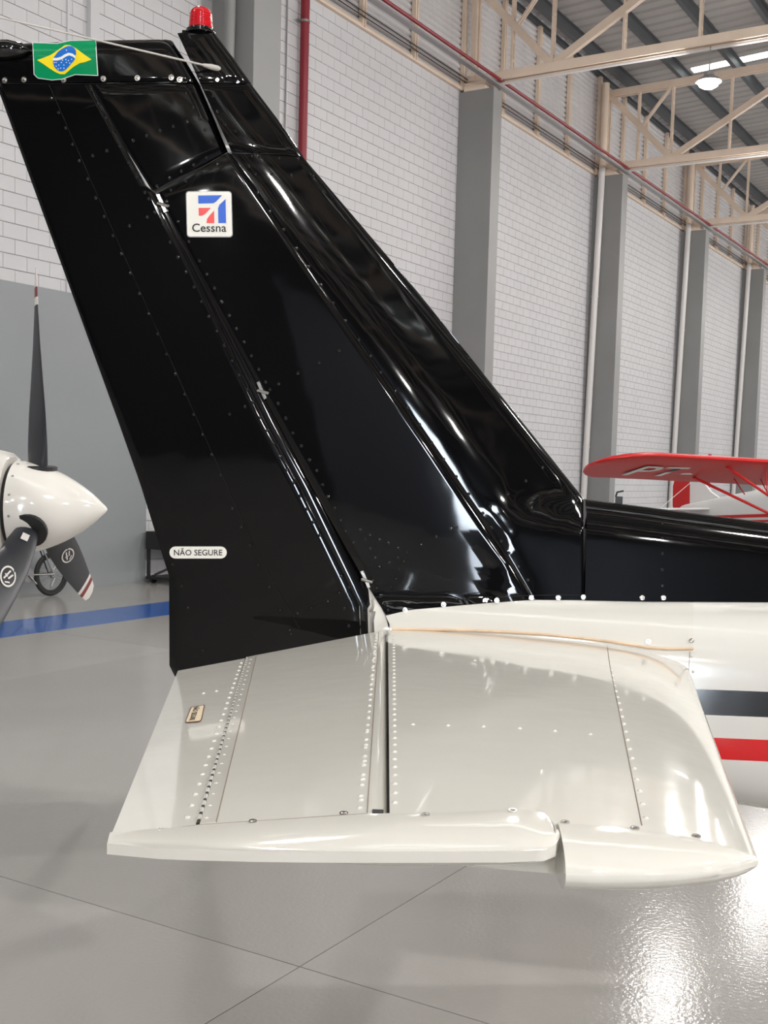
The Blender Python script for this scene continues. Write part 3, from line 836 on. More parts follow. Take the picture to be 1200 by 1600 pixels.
# fuselage ------------------------------------------------------------------
def stripe_material():
    m = bpy.data.materials.new('white_fuselage_with_stripes'); m.use_nodes = True
    nt = m.node_tree; b = nt.nodes['Principled BSDF']; L = nt.links
    tc = nt.nodes.new('ShaderNodeTexCoord'); sx = nt.nodes.new('ShaderNodeSeparateXYZ'); L.new(tc.outputs['Object'], sx.inputs[0])
    A, B_ = on_fin(1092, 1077.5), on_fin(1200, 1081.5)
    k = (B_.z-A.z)/(B_.x-A.x)
    mu = nt.nodes.new('ShaderNodeMath'); mu.operation = 'MULTIPLY'; mu.inputs[1].default_value = -k; L.new(sx.outputs['X'], mu.inputs[0])
    ad = nt.nodes.new('ShaderNodeMath'); ad.operation = 'ADD'; L.new(sx.outputs['Z'], ad.inputs[0]); L.new(mu.outputs[0], ad.inputs[1])
    def q(px_, py_): P = on_fin(px_, py_); return P.z-k*P.x
    zs = [q(1160, 1188.5), q(1160, 1155), q(1160, 1119.5), q(1160, 1080)]
    z0, z1 = zs[0]-.1, zs[-1]+.1
    mr = nt.nodes.new('ShaderNodeMapRange'); mr.inputs['From Min'].default_value = z0; mr.inputs['From Max'].default_value = z1
    L.new(ad.outputs[0], mr.inputs['Value'])
    rp = nt.nodes.new('ShaderNodeValToRGB'); rp.color_ramp.interpolation = 'CONSTANT'; el = rp.color_ramp.elements
    W = (.67, .655, .615, 1)
    el[0].position = 0; el[0].color = W
    el[1].position = (zs[0]-z0)/(z1-z0); el[1].color = (.62, .004, .008, 1)
    for z_, c in ((zs[1], W), (zs[2], (.006, .007, .010, 1)), (zs[3], W)):
        e = el.new((z_-z0)/(z1-z0)); e.color = c
    L.new(mr.outputs['Result'], rp.inputs['Fac']); L.new(rp.outputs['Color'], b.inputs['Base Color'])
    b.inputs['Roughness'].default_value = .12; b.inputs['Coat Weight'].default_value = .4; b.inputs['Coat Roughness'].default_value = .03
    nz = nt.nodes.new('ShaderNodeTexNoise'); nz.inputs['Scale'].default_value = 5
    bp = nt.nodes.new('ShaderNodeBump'); bp.inputs['Strength'].default_value = .08; bp.inputs['Distance'].default_value = .01
    L.new(tc.outputs['Object'], nz.inputs['Vector']); L.new(nz.outputs['Fac'], bp.inputs['Height']); L.new(bp.outputs['Normal'], b.inputs['Normal'])
    return m
grid = []
for k in range(80):
    x = .02+4.4*(k/79)**1.25; row_ = []
    zt_ = min(zB(x), zridge(x)) if x > 3.4 else zB(x)
    zt_ = max(zt_, ztopb(x)-.02) if x > 3.4 else zt_
    for j in range(30):
        a = math.pi*(j/29)*.5 ; u = j/29
        z = zbot(x)+.0005+(zt_-zbot(x))*(1-math.cos(u*math.pi))/2 if u < .5 else zbot(x)+(zt_-zbot(x))*(1-math.cos(u*math.pi))/2
        row_.append((x, z))
    grid.append(row_)
V, Fc = double_shell(grid, lambda x, z: (x, YC-max(.002, T(x, z)), z), lambda x, z: (x, YC+max(.002, T(x, z)), z))
fus = mk('fuselage', V, Fc, stripe_material(), plane, True, ROOT, 60)
# sliver of white tail cone seen between rudder and fin
fin_patch('tail_cone', [(573,909),(576,925),(578,945),(565,968),(562,992)], [(577,912),(588,932),(598,955),(604,968),(610,992)], M['whitesmooth'], 4, 6, off=-.006, lip=0)
# fairing panel over the stabiliser root, with its tan seal
STRIP = [(612,983),(640,983.5),(720,984),(790,987),(850,991),(910,997),(960,1003),(1010,1011),(1040,1013),(1083,1013)]
fpl, fpr = [], []
grid = []
TOPB = [(603,963),(640,954),(720,947),(790,941),(850,938.5),(910,939.5),(960,941),(1010,941.5),(1040,941.5),(1083,942)]
for a, b_ in zip(resample(TOPB, 4), resample(STRIP, 4)):
    grid.append([((a[0]+(b_[0]-a[0])*u), (a[1]+(b_[1]-a[1])*u)) for u in [k/8 for k in range(9)]])
pts3 = [[on_fin(*p) for p in r_] for r_ in grid]
nr, nc = len(pts3), 9
V = []; Fc = []
for lay, dd in ((0, .0022), (1, -.004)):
    for r_ in pts3:
        for P in r_: V.append(P+fin_normal(P.x, P.z)*dd)
N_ = nr*nc
for j in range(nr-1):
    for i in range(nc-1):
        a = j*nc+i; Fc += [(a, a+1, a+nc+1, a+nc), (N_+a, N_+a+nc, N_+a+nc+1, N_+a+1)]
for i in range(nc-1): Fc += [(i, i+1, N_+i+1, N_+i), ((nr-1)*nc+i, (nr-1)*nc+i+1, N_+(nr-1)*nc+i+1, N_+(nr-1)*nc+i)]
for j in range(nr-1): Fc += [(j*nc, (j+1)*nc, N_+(j+1)*nc, N_+j*nc), (j*nc+nc-1, (j+1)*nc+nc-1, N_+(j+1)*nc+nc-1, N_+j*nc+nc-1)]
fair = mk('fairing_panel', V, Fc, M['whitesmooth'], plane, True, ROOT, 50)
b = MB(); b.tube([on_fin(*p)+Vector((0, -.003, 0)) for p in resample(STRIP, 4)], .0042, 6); b.build('rubber_seal', M['tan'], plane, True, ROOT)
for p in [(1013, 1003), (1080, 1001.5)]:
    P = on_fin(*p); screw(P+fin_normal(P.x, P.z)*.003, fin_normal(P.x, P.z), plane, .0062)
seam('seam', [(1078,1018),(1076,1045),(1080,1075)], M['seamdark'], plane, .0008)
rivets([(1081,1025),(1083,1049),(1082,1072)], plane, M['whitesmooth'], .005, .0025, .0006)
# small antenna on top of the dorsal line
P = on_y(966, 782, YC); b = MB()
b.box((P.x-.008, YC-.004, P.z-.02), (P.x+.012, YC+.004, P.z+.012)); b.tube([(P.x-.008, YC, P.z+.010), (P.x-.004, YC, P.z+.024), (P.x+.014, YC, P.z+.028)], .003, 6)
b.build('ridge_antenna', M['black_matte'], plane, False, ROOT)

# tailplane ---------------------------------------------------------------------
XH = .010; ZS = 1.298
LE0, LE1 = on_z(1086, 1070, ZS-.07), on_z(1182, 1337, ZS-.048)
def sLE(y): return LE1.x+(LE0.x-LE1.x)*(y-LE1.y)/(LE0.y-LE1.y)
def tms(y): return .034+.022*max(-.1, (y-1.45)/1.75)
SINC = .045      # nose-down incidence of the tailplane
def zmid(y): return ZS-.78*tms(y)
def smid(x, y): return zmid(y)-SINC*(x-XH)
def stab_t(x, y):
    tm = tms(y); q = (x-XH)/(sLE(y)-XH)
    if q < .45: return tm*(.78+.22*(1-(1-max(q, 0)/.45)**2))
    q2 = min(1, (q-.45)/.55); return tm*math.sqrt(max(0, 1-q2**2.4))
ESL = .05
def elev_mid(x, y): return zmid(y)-ESL*(XH-x)
TEa, TEb = on_z(278, 1048, ZS-.07), on_z(172, 1309, ZS-.05)
def eTE(y): return TEb.x+(TEa.x-TEb.x)*(y-TEb.y)/(TEa.y-TEb.y)
def elev_t(x, y):
    th = .78*tms(y)
    if x >= XH: return th
    q = (x-eTE(y))/(XH-eTE(y)); return .003+(th-.003)*max(0, q)
def on_surf(px_, py_, mid, tf):
    z = ZS
    for _ in range(14):
        P = on_z(px_, py_, z); z = .4*z+.6*(mid(P.x, P.y)+tf(P.x, P.y))
    return on_z(px_, py_, z)
def on_stab(px_, py_): return on_surf(px_, py_, smid, stab_t)
def on_elev(px_, py_): return on_surf(px_, py_, elev_mid, elev_t)
def both(fn):
    """build the part, then its mirror image on the far side of the fin"""
    o = fn(); me = o.data.copy()
    for v in me.vertices: v.co.y = -v.co.y
    me.flip_normals()
    c = bpy.data.objects.new(o.name, me); COL.objects.link(c)
    return o, c
stab = empty('stabilizer'); stab.parent = plane
elev = empty('elevator'); elev.parent = plane
stabL = empty('stabilizer'); stabL.parent = plane
elevL = empty('elevator'); elevL.parent = plane
def finish(pair, far): pair[1].parent = far
# main stabiliser box
def f_stab():
    grid = []; ys = [3.30-(3.30-1.475)*k/40 for k in range(41)]
    for y in ys:
        r_ = []
        for k in range(34):
            u = k/33; u = u if u < .45 else .45+.55*math.sin((u-.45)/.55*math.pi/2)
            xa = XH+.006; r_.append((xa+(sLE(y)-xa)*u, y))
        grid.append(r_)
    V, Fc = double_shell(grid, lambda x, y: (x, y, smid(x, y)+stab_t(x, y)), lambda x, y: (x, y, smid(x, y)-stab_t(x, y)))
    return mk('skin', V, Fc, M['white'], stab, True, ROOT, 40)
finish(both(f_stab), stabL)
XHORN = on_elev(869, 1290).x
def f_stip():      # outer stabiliser tip, ahead of the elevator horn
    inb = resample([(872,1286),(930,1289),(1000,1296),(1060,1304),(1110,1315),(1150,1326),(1178,1336)], 4)
    rim = resample([(884,1366),(930,1369),(1000,1369),(1060,1366),(1110,1361),(1155,1352),(1184,1343)], 4)
    grid = []
    for a, c in zip(inb, rim):
        A = on_stab(*a)
        ti = stab_t(A.x, A.y); C = on_z(c[0], c[1], smid(A.x, 1.4)+.004)
        r_ = []
        for k in range(13):
            q = k/12; qq = math.sin(q*math.pi/2)
            r_.append((A.x+(C.x-A.x)*qq, A.y+(C.y-A.y)*qq, max(.0035, ti*math.cos(q*math.pi/2)**.9 if q < 1 else .0035), A.y))
        grid.append(r_)
    V, Fc = double_shell(grid, lambda x, y, t, y0: (x, y, smid(x, max(y0, 1.4))+t), lambda x, y, t, y0: (x, y, smid(x, max(y0, 1.4))-t))
    return mk('tip', V, Fc, M['whitesmooth'], stab, True, ROOT, 60)
finish(both(f_stip), stabL)
def f_sout():      # short outboard bay between box and tip
    grid = []
    for a in resample([(872,1286),(930,1289),(1000,1296),(1060,1304),(1110,1315),(1150,1326),(1178,1336)], 4):
        A = on_stab(*a); r_ = []
        xf = (A.x-XHORN)/(sLE(A.y)-XHORN)
        for k in range(5):
            q = k/4; y = 1.48+(A.y-1.48)*q; x = XHORN+.004+(sLE(y)-XHORN-.004)*max(0, min(1, xf)); r_.append((x, y))
        grid.append(r_)
    V, Fc = double_shell(grid, lambda x, y: (x, y, smid(x, y)+stab_t(x, y)), lambda x, y: (x, y, smid(x, y)-stab_t(x, y)))
    return mk('outboard_bay', V, Fc, M['white'], stab, True, ROOT, 40)
finish(both(f_sout), stabL)
def epatch(name, left, right, n=10, nu=10, material='white', off=0.0, par=None):
    def f():
        Lp = [on_elev(*p) for p in resample(left, n)]; Rp = [on_elev(*p) for p in resample(right, n)]
        grid = [[(a.x+(c.x-a.x)*u, a.y+(c.y-a.y)*u) for u in [k/nu for k in range(nu+1)]] for a, c in zip(Lp, Rp)]
        V, Fc = double_shell(grid, lambda x, y: (x, y, elev_mid(x, y)+elev_t(x, y)+off), lambda x, y: (x, y, elev_mid(x, y)-elev_t(x, y)-off))
        return mk(name, V, Fc, M[material], par or elev, True, ROOT, 40)
    finish(both(f), elevL)
epatch('skin', [(388,1026),(312,1287)], [(592,986.5),(574,1271)])
epatch('trim_tab', [(278,1048),(172,1309)], [(383,1028.5),(306,1288.5)])
epatch('hinge_strip', [(389,1026.5),(313,1287)], [(401,1024),(338,1285)], 10, 2, 'whitesmooth', .0012)
def f_nose():
    grid = []
    for p in resample([(592,986.5),(574,1271)], 12):
        A = on_elev(*p); r_ = []
        for k in range(11):
            q = k/10; s_ = math.sin(q*math.pi/2); r_.append((A.x+(XH+.004-A.x)*s_, A.y, math.cos(q*math.pi/2), A.x))
        grid.append(r_)
    def t(x, y, c, x0): return elev_t(x0, y)*max(.02, c)**.8
    V, Fc = double_shell(grid, lambda x, y, c, x0: (x, y, elev_mid(x, y)+t(x, y, c, x0)), lambda x, y, c, x0: (x, y, elev_mid(x, y)-t(x, y, c, x0)))
    return mk('nose', V, Fc, M['whitesmooth'], elev, True, ROOT, 60)
finish(both(f_nose), elevL)
def f_etip():
    inb = resample([(172,1309),(250,1298),(310,1290),(400,1284),(520,1274),(605,1272),(700,1271),(790,1266),(850,1264.5),(862,1272),(869,1288)], 4)
    rim = resample([(167,1323),(250,1331),(310,1333),(400,1335),(520,1336),(605,1336),(700,1335.5),(790,1334.5),(850,1332),(868,1326),(875,1312)], 4)
    grid = []
    for a, c in zip(inb, rim):
        A = on_elev(*a); ti = elev_t(A.x, A.y)
        if A.x > XHORN-.05: ti *= math.sqrt(max(.02, 1-((A.x-(XHORN-.05))/.052)**2*.55))
        C = on_z(c[0], c[1], elev_mid(A.x, 1.42)+.003); r_ = []
        for k in range(13):
            q = k/12; qq = math.sin(q*math.pi/2)*.7+.3*q
            r_.append((A.x+(C.x-A.x)*qq, A.y+(C.y-A.y)*qq, max(.0065, max(ti, .0095)*math.cos(q*math.pi/2)**.7 if q < 1 else .0045), A.x, A.y))
        grid.append(r_)
    V, Fc = double_shell(grid, lambda x, y, t, x0, y0: (x, y, elev_mid(x, y0)+t+.0012*(1 if t > .006 else 0)), lambda x, y, t, x0, y0: (x, y, elev_mid(x, y0)-t))
    return mk('tip', V, Fc, M['whitesmooth'], elev, True, ROOT, 60)
finish(both(f_etip), elevL)
# near-black box standing in for the shade inside the hinge gap
b = MB(); b.box((XH-.002, 1.50, ZS-.075), (XH+.0065, 3.15, ZS-.022)); b.build('hinge_gap_shade', M['dark'], stab, False, ROOT)
b = MB(); A = on_elev(577, 1269); b.box((A.x+.004, A.y-.002, A.z-.05), (XH-.002, A.y+.012, A.z+.0006)); b.build('hinge_cutout_shade', M['dark'], elev, False, ROOT)  # black box at skin level paints the shade of a cut-out
# piano hinge of the trim tab
b = MB()
hl = [(386, 1028), (309, 1287)]
A, C = on_elev(*hl[0]), on_elev(*hl[1]); nk = 84
for k in range(nk):
    if k % 2 == 0: b.tube([A+(C-A)*(k/nk)+Vector((0, 0, .0003)), A+(C-A)*((k+.95)/nk)+Vector((0, 0, .0003))], .0034, 6)
o = b.build('piano_hinge', M['whitesmooth'], elev, True, ROOT); tag(o, kind='stuff')
b = MB(); b.tube([A+Vector((0, 0, -.0018)), C+Vector((0, 0, -.0018))], .0034, 6); b.build('hinge_pin', M['dark'], elev, True, ROOT)
def on3(p, q, n, ev): 
    A, C = ev(*p), ev(*q); return [A+(C-A)*(k/(n-1)) for k in range(n)]
def rivets3(pts, parent, ev, r=.0046, h=.0026):
    b = MB()
    for P in pts: dome(b, P, Vector((0, 0, 1)), r, h)
    o = b.build('rivets', M['whitesmooth'], parent, True, ROOT, 80); tag(o, kind='stuff')
rivets3(on3((377,1036), (293,1277), 24, on_elev)+on3((392,1031), (323,1279), 24, on_elev)+on3((588,992), (562,1262), 30, on_elev)+on3((585,1010), (564,1250), 14, on_elev)+[on_elev(318,1083.5), on_elev(338,1080)], elev, on_elev)
rivets3(on3((615,995), (617,1254), 34, on_stab)+on3((955,1048), (1009,1278), 19, on_stab)+[on_stab(*p) for p in [(645,1132),(700,1133.5),(755,1135),(812,1138),(867,1142),(922,1147),(630,1000),(688,1020),(742,1032)]], stab, on_stab)
seam('seam', [(948,1004),(953,1040),(1003,1290)], M['seamdark'], stab, .0009, 8, .0002, on_stab)
seam('seam', [(401,1024),(338,1285)], M['seamdark'], elev, .0008, 8, .0010, on_elev)
seam('seam', [(592,987),(574,1270)], M['seamdark'], elev, .0008, 8, .0002, on_elev)
seam('seam', [(172,1309),(310,1290),(574,1272.5)], M['seamdark'], elev, .0008, 8, .0010, on_elev)
for p in [(883,1285.5),(992,1295),(1088,1307.5)]:
    screw(on_stab(*p)+Vector((0, 0, .0006)), Vector((0, -.15, 1)), stab, .0052)
for p in [(250,1299.5),(395,1285.5),(537,1273),(665,1275),(801,1268.5)]:
    screw(on_elev(*p)+Vector((0, 0, .0016)), Vector((0, -.15, 1)), elev, .0050)
# placard on the trim tab
pl2 = empty('placard'); pl2.parent = plane; pl2['label'] = 'cream placard with brown border on the trim tab'
Z_ = lambda d: Vector((0, 0, d))
decal('border', [(298,1106),(301,1105),(319,1102),(320,1104),(315,1126),(312,1129),(291,1130.5),(289.5,1128)], M['brown'], pl2, Z_(.0010), 0, on_elev)
decal('plate', [(299,1107.2),(301,1106.3),(317.8,1103.4),(318.4,1104.6),(313.8,1125.4),(311.6,1127.6),(291.8,1129.2),(290.8,1127.8)], M['cream'], pl2, Z_(.0016), 0, on_elev)
text_px('lettering', 'NÃO SEGURE', M['ink'], pl2, 0, 0, 0, Z_(.0022), on_elev, axis=((303.5,1105.5), (-7.5,22), (11.5,-1.6)), bold=.015)

# landing gear below the cabin, out of the picture but carrying the airplane
for sgn in (-1, 1):
    gear = empty('main_gear'); gear.parent = plane
    b = MB(); b.tube([(3.7, YC+sgn*.42, .68), (3.72, YC+sgn*.9, .45), (3.74, YC+sgn*1.15, .28)], [.05, .04, .03], 10); b.build('leg', M['whitesmooth'], gear, True, ROOT)
    b = MB(); b.lathe([(.10, -.08), (.24, -.075), (.285, -.03), (.285, .03), (.24, .075), (.10, .08)], 28, Matrix.Translation((3.74, YC+sgn*1.22, .285)) @ Matrix.Rotation(math.radians(90), 4, 'X')); b.build('wheel', M['rubber'], gear, True, ROOT)

# ================================================================== WHITE AIRPLANE NOSE WITH PROPELLER (left)
HUBD = 5.0
hub = on_y(49, 793, HUBD); HX, HY, HZ = hub
nose_plane = empty('propeller_airplane', (HX-1.2, HY, 0))
PO = (HX-1.2, HY, 0)
tag(nose_plane, 'white airplane nose with pointed spinner and black three blade propeller', 'airplane')
RX = Matrix.Rotation(math.radians(90), 4, 'Y')
tip = on_y(168, 786, HUBD).x-HX
spin = empty('spinner'); spin.parent = nose_plane
b = MB(); pr_ = []
back = -.056
for k in range(20):
    u = k/19; pr_.append((.202*max(.0, 1-u**1.75)**.86 if u < 1 else .0015, back+(tip-back)*u))
pr_[-1] = (.012, tip-.006); pr_.append((.001, tip))
b.lathe(pr_, 40, Matrix.Translation(hub) @ RX); b.build('shell', M['cowl'], spin, True, PO)
for k in range(14):
    a = 2*math.pi*k/14+.15; P = hub+Vector((back+.022, .2015*math.cos(a), .2015*math.sin(a))); N = Vector((0, math.cos(a), math.sin(a)))
    bb = MB(); dome(bb, P, N, .006, .002); bb.build('screw', M['steel'], spin, True, PO)
b = MB(); b.lathe([(.19, back-.02), (.19, back+.002)], 40, Matrix.Translation(hub) @ RX); b.build('gap_ring', M['dark'], nose_plane, True, PO)
# cowling and forward fuselage, running out of the picture to the left
secs = [(back-.018, .205, .0), (back-.035, .222, .0), (back-.12, .25, -.01), (back-.35, .30, -.03), (back-.8, .40, -.07), (back-1.6, .52, -.08), (back-3.0, .62, -.02), (back-4.6, .60, .05), (back-6.5, .35, .2)]
V = []; Fc = []; n = 40
for xx, r_, dz in secs:
    for k in range(n):
        a = 2*math.pi*k/n; c, s_ = math.cos(a), math.sin(a)
        e = 2/2.4; V.append((HX+xx, HY+r_*math.copysign(abs(c)**e, c), HZ+dz+r_*1.06*math.copysign(abs(s_)**e, s_)))
for j in range(len(secs)-1):
    for k in range(n): Fc.append((j*n+k, j*n+(k+1) % n, (j+1)*n+(k+1) % n, (j+1)*n+k))
Fc.append(tuple(range(n))); Fc.append(tuple((len(secs)-1)*n+k for k in range(n)))
mk('cowling', V, Fc, M['cowl'], nose_plane, True, PO, 40)
b = MB(); b.tube([(HX+back-.10, HY-.02, HZ+.262), (HX+back-.5, HY-.05, HZ+.31), (HX+back-1.2, HY-.12, HZ+.42)], .008, 6); b.build('cowl_stripe', M['propred'], nose_plane, True, PO)
# blades
BL = 1.015
stations = [(.12, .062, .062, 62), (.19, .100, .052, 66), (.27, .122, .036, 56), (.40, .148, .024, 44), (.55, .150, .018, 35), (.70, .140, .014, 28), (.84, .122, .011, 23), (.95, .108, .009, 21), (BL-.02, .09, .007, 20), (BL, .05, .005, 20)]
def blade_pts(r, c, t, tw, n=14):
    out = []
    for k in range(n):
        a = 2*math.pi*k/n; u, w = math.cos(a)*c/2, math.sin(a)*t/2
        tw_ = -math.radians(tw); out.append((u*math.sin(tw_)+w*math.cos(tw_), u*math.cos(tw_)-w*math.sin(tw_), r))     # x axis of rotation, y in disc, z radial
    return out
def blade(rotdeg):
    B = empty('propeller_blade'); B.parent = nose_plane
    RM = Matrix.Translation(hub+Vector((.030, 0, 0))) @ Matrix.Rotation(math.radians(rotdeg), 4, 'X')
    def sect(name, st, material):
        V = []; Fc = []; n = 14
        for s_ in st: V += [RM @ Vector(p) for p in blade_pts(*s_)]
        for j in range(len(st)-1):
            for k in range(n): Fc.append((j*n+k, j*n+(k+1) % n, (j+1)*n+(k+1) % n, (j+1)*n+k))
        Fc.append(tuple(range(n))); Fc.append(tuple((len(st)-1)*n+k for k in range(n)))
        return mk(name, V, Fc, material, B, True, PO, 50)
    def at(r):
        for a, c in zip(stations, stations[1:]):
            if a[0] <= r <= c[0]:
                u = (r-a[0])/(c[0]-a[0]); return (r,)+tuple(a[i]+(c[i]-a[i])*u for i in (1, 2, 3))
        return stations[-1]
    sect('blade_body', [s_ for s_ in stations if s_[0] < .86]+[at(.86)], M['propblack'])
    sect('tip_band', [at(.86), at(.893)], M['propwhite']); sect('tip_band', [at(.893), at(.935)], M['propred']); sect('tip_band', [at(.935), at(BL-.021), stations[-2], stations[-1]], M['propwhite'])
    b = MB(); b.lathe([(.082, .10), (.082, .178), (.07, .182)], 24, RM); b.build('root_collar', M['black_matte'], B, True, PO)
    # oval maker mark on both faces and small white label at the root
    for sgn in ((-1, 1) if rotdeg > 20 else ()):
        r, c, t, tw = at(.50); tw_ = -math.radians(tw)
        ex = Vector((math.sin(tw_), math.cos(tw_), 0)); nx = Vector((math.cos(tw_), -math.sin(tw_), 0))*sgn
        def ring(ra, rb, material, name, dd):
            V = []; Fc = []; n = 28
            for rr in (ra, rb):
                for k in range(n):
                    a = 2*math.pi*k/n; V.append(RM @ (Vector((0, 0, r))+ex*(rr*.036*math.cos(a))+Vector((0, 0, rr*.060*math.sin(a)))+nx*(t/2+dd)))
            for k in range(n): Fc.append((k, (k+1) % n, n+(k+1) % n, n+k))
            mk(name, V, Fc, material, B, False, PO)
        ring(.82, 1.0, M['propwhite'], 'maker_mark', .0012)
        for (a0, a1) in (((-.55, .45), (.1, .75)), ((-.55, -.5), (-.15, .2)), ((.0, -.7), (.45, .5)), ((.05, .05), (.55, -.05))):
            b = MB(); P = [RM @ (Vector((0, 0, r))+ex*(q[0]*.030)+Vector((0, 0, q[1]*.052))+nx*(t/2+.0014)) for q in (a0, a1)]
            b.bar(P[0], P[1], .007, .0008, (RM.to_3x3() @ nx)); b.build('maker_mark', M['propwhite'], B, False, PO)
    r, c, t, tw = at(.245); tw_ = -math.radians(tw); ex = Vector((math.sin(tw_), math.cos(tw_), 0)); nx = Vector((math.cos(tw_), -math.sin(tw_), 0))
    b = MB(); P = [RM @ (Vector((0, 0, r+q))+ex*.0+nx*(t/2+.0015)) for q in (-.022, .022)]; b.bar(P[0], P[1], .03, .001, RM.to_3x3() @ nx); b.build('paper_label', M['propwhite'], B, False, PO)
for a in (2, 122, 242): blade(a)
# nose gear below (out of the picture)
b = MB(); b.tube([(HX-1.0, HY, HZ-.4), (HX-1.0, HY, .3)], .04, 10); b.lathe([(.08, -.07), (.19, -.06), (.21, 0), (.19, .06), (.08, .07)], 24, Matrix.Translation((HX-1.0, HY, .212)) @ Matrix.Rotation(math.radians(90), 4, 'X'))
b.build('nose_gear', M['steel'], nose_plane, True, PO)

# ================================================================== BICYCLE by the grey panel
cb = on_z(80, 931, 0)                                  # where the rear tyre stands
bs = cb.dot(DV); bmm = cb.dot(NV)+WD
bike = empty('bicycle', mat=HM @ Matrix.Translation((bs, -bmm, 0)))
tag(bike, 'black bicycle standing by the grey panel behind the propeller', 'bicycle')
WR = .285
def wheel(x):
    w = empty('wheel'); w.parent = bike
    b = MB(); n = 40; rr = 8; V = []; Fc = []
    for k in range(n):
        a = 2*math.pi*k/n
        for j in range(rr):
            c = 2*math.pi*j/rr; R_ = WR-.026+.026*math.cos(c); V.append((x+R_*math.cos(a), .024*math.sin(c), WR+R_*math.sin(a)))
    for k in range(n):
        for j in range(rr): Fc.append((k*rr+j, ((k+1) % n)*rr+j, ((k+1) % n)*rr+(j+1) % rr, k*rr+(j+1) % rr))
    mk('tyre', V, Fc, M['rubber'], w, True)
    b = MB(); b.lathe([(WR-.075, -.011), (WR-.05, -.012), (WR-.05, .012), (WR-.075, .011), (WR-.075, -.011)], 40, Matrix.Translation((x, 0, WR)) @ Matrix.Rotation(math.radians(90), 4, 'X'), cap=False); b.build('rim', M['black_matte'], w, True)
    b = MB()
    for k in range(24):
        a = 2*math.pi*k/24; a2 = a+(.35 if k % 2 else -.35); s_ = .02 if k % 2 else -.02
        b.tube([(x+.02*math.cos(a2), s_, WR+.02*math.sin(a2)), (x+(WR-.06)*math.cos(a), 0, WR+(WR-.06)*math.sin(a))], .0028, 4, False)
    o = b.build('spokes', M['steel'], w); tag(o, kind='stuff')
    b = MB(); b.tube([(x, -.05, WR), (x, .05, WR)], .022, 12); b.build('hub', M['steel'], w, True)
wheel(0); wheel(-1.05)
def bt(name, pts, r, m_='black_matte'):
    b = MB(); b.tube(pts, r, 8); b.build(name, M[m_], bike, True)
bb_, st_, hd_ = (-.43, 0, .30), (-.25, 0, .78), (-.92, 0, .80)
bt('chain_stay', [(0, -.05, WR), (bb_[0], -.03, bb_[2])], .011, 'steel'); bt('chain_stay', [(0, .05, WR), (bb_[0], .03, bb_[2])], .011)
bt('seat_stay', [(0, -.05, WR), (st_[0], -.02, st_[2])], .009, 'steel'); bt('seat_stay', [(0, .05, WR), (st_[0], .02, st_[2])], .009)
bt('seat_tube', [bb_, (st_[0]+.02, 0, .92)], .016); bt('top_tube', [st_, hd_], .016); bt('down_tube', [bb_, (-.93, 0, .68)], .019)
bt('fork', [(-.91, 0, .86), (-.95, -.04, .62), (-1.05, -.05, WR)], .013); bt('handlebar', [(-.94, -.32, 1.0), (-.92, 0, .98), (-.94, .32, 1.0)], .012); bt('stem', [(-.91, 0, .84), (-.93, 0, .98)], .014)
b = MB(); b.box((-.36, -.06, .92), (-.12, .06, .96)); b.build('saddle', M['black_matte'], bike)
b = MB(); b.lathe([(.09, -.004), (.09, .004)], 24, Matrix.Translation((bb_[0], -.06, bb_[2])) @ Matrix.Rotation(math.radians(90), 4, 'X')); b.build('chainring', M['steel'], bike)
bt('crank', [(bb_[0], -.07, bb_[2]), (bb_[0]+.12, -.075, bb_[2]-.12)], .010, 'steel')
bt('derailleur', [(0.01, -.05, WR-.05), (-.03, -.055, WR-.12), (-.05, -.055, WR-.16)], .014, 'steel')
b = MB(); b.lathe([(.05, -.012), (.045, .012)], 18, Matrix.Translation((0, -.035, WR)) @ Matrix.Rotation(math.radians(90), 4, 'X')); b.build('cassette', M['steel'], bike)

# ================================================================== BLACK TROLLEY behind the rudder
tq = on_z(226, 911, 0); ts, tm_ = tq.dot(DV), tq.dot(NV)+WD
tro = empty('trolley', mat=HM @ Matrix.Translation((ts, -tm_, 0)))
tag(tro, 'low black trolley with a slanted tow bar beside the rudder', 'trolley')
b = MB(); b.box((.02, -.6, .50), (1.0, .0, .76)); b.build('deck_box', M['black_matte'], tro)
b = MB(); b.box((.02, -.62, .06), (1.0, .0, .10)); b.build('lower_tray', M['black_matte'], tro)
for xx in (.04, .94):
    for yy in (-.58, -.04):
        b = MB(); b.box((xx, yy, .10), (xx+.04, yy+.04, .50)); b.build('leg', M['black_matte'], tro)
for xx in (.1, .9):
    for yy in (-.55, -.08):
        b = MB(); b.lathe([(.02, -.02), (.06, -.018), (.06, .018), (.02, .02)], 14, Matrix.Translation((xx, yy, .06)) @ Matrix.Rotation(math.radians(90), 4, 'X')); b.build('caster', M['rubber'], tro, True)
b = MB(); b.tube([(.02, -.3, 1.12), (.50, -.3, .80), (.9, -.3, .74)], .020, 8); b.build('tow_bar', M['black_matte'], tro, True)
b = MB(); b.bar((.1, -.1, .12), (.9, -.5, .48), .03, .03); b.build('brace', M['black_matte'], tro)
bx_ = MB(); bx_.lathe([(.05, 0), (.06, .05), (.04, .10), (.015, .12)], 14); o = bx_.build('knob_jar', M['black_matte'], None, True); o.matrix_world = HM @ Matrix.Translation((ts+.66, -(tm_+.5), .762))
tag(o, 'small dark jar standing on the black trolley', 'jar')

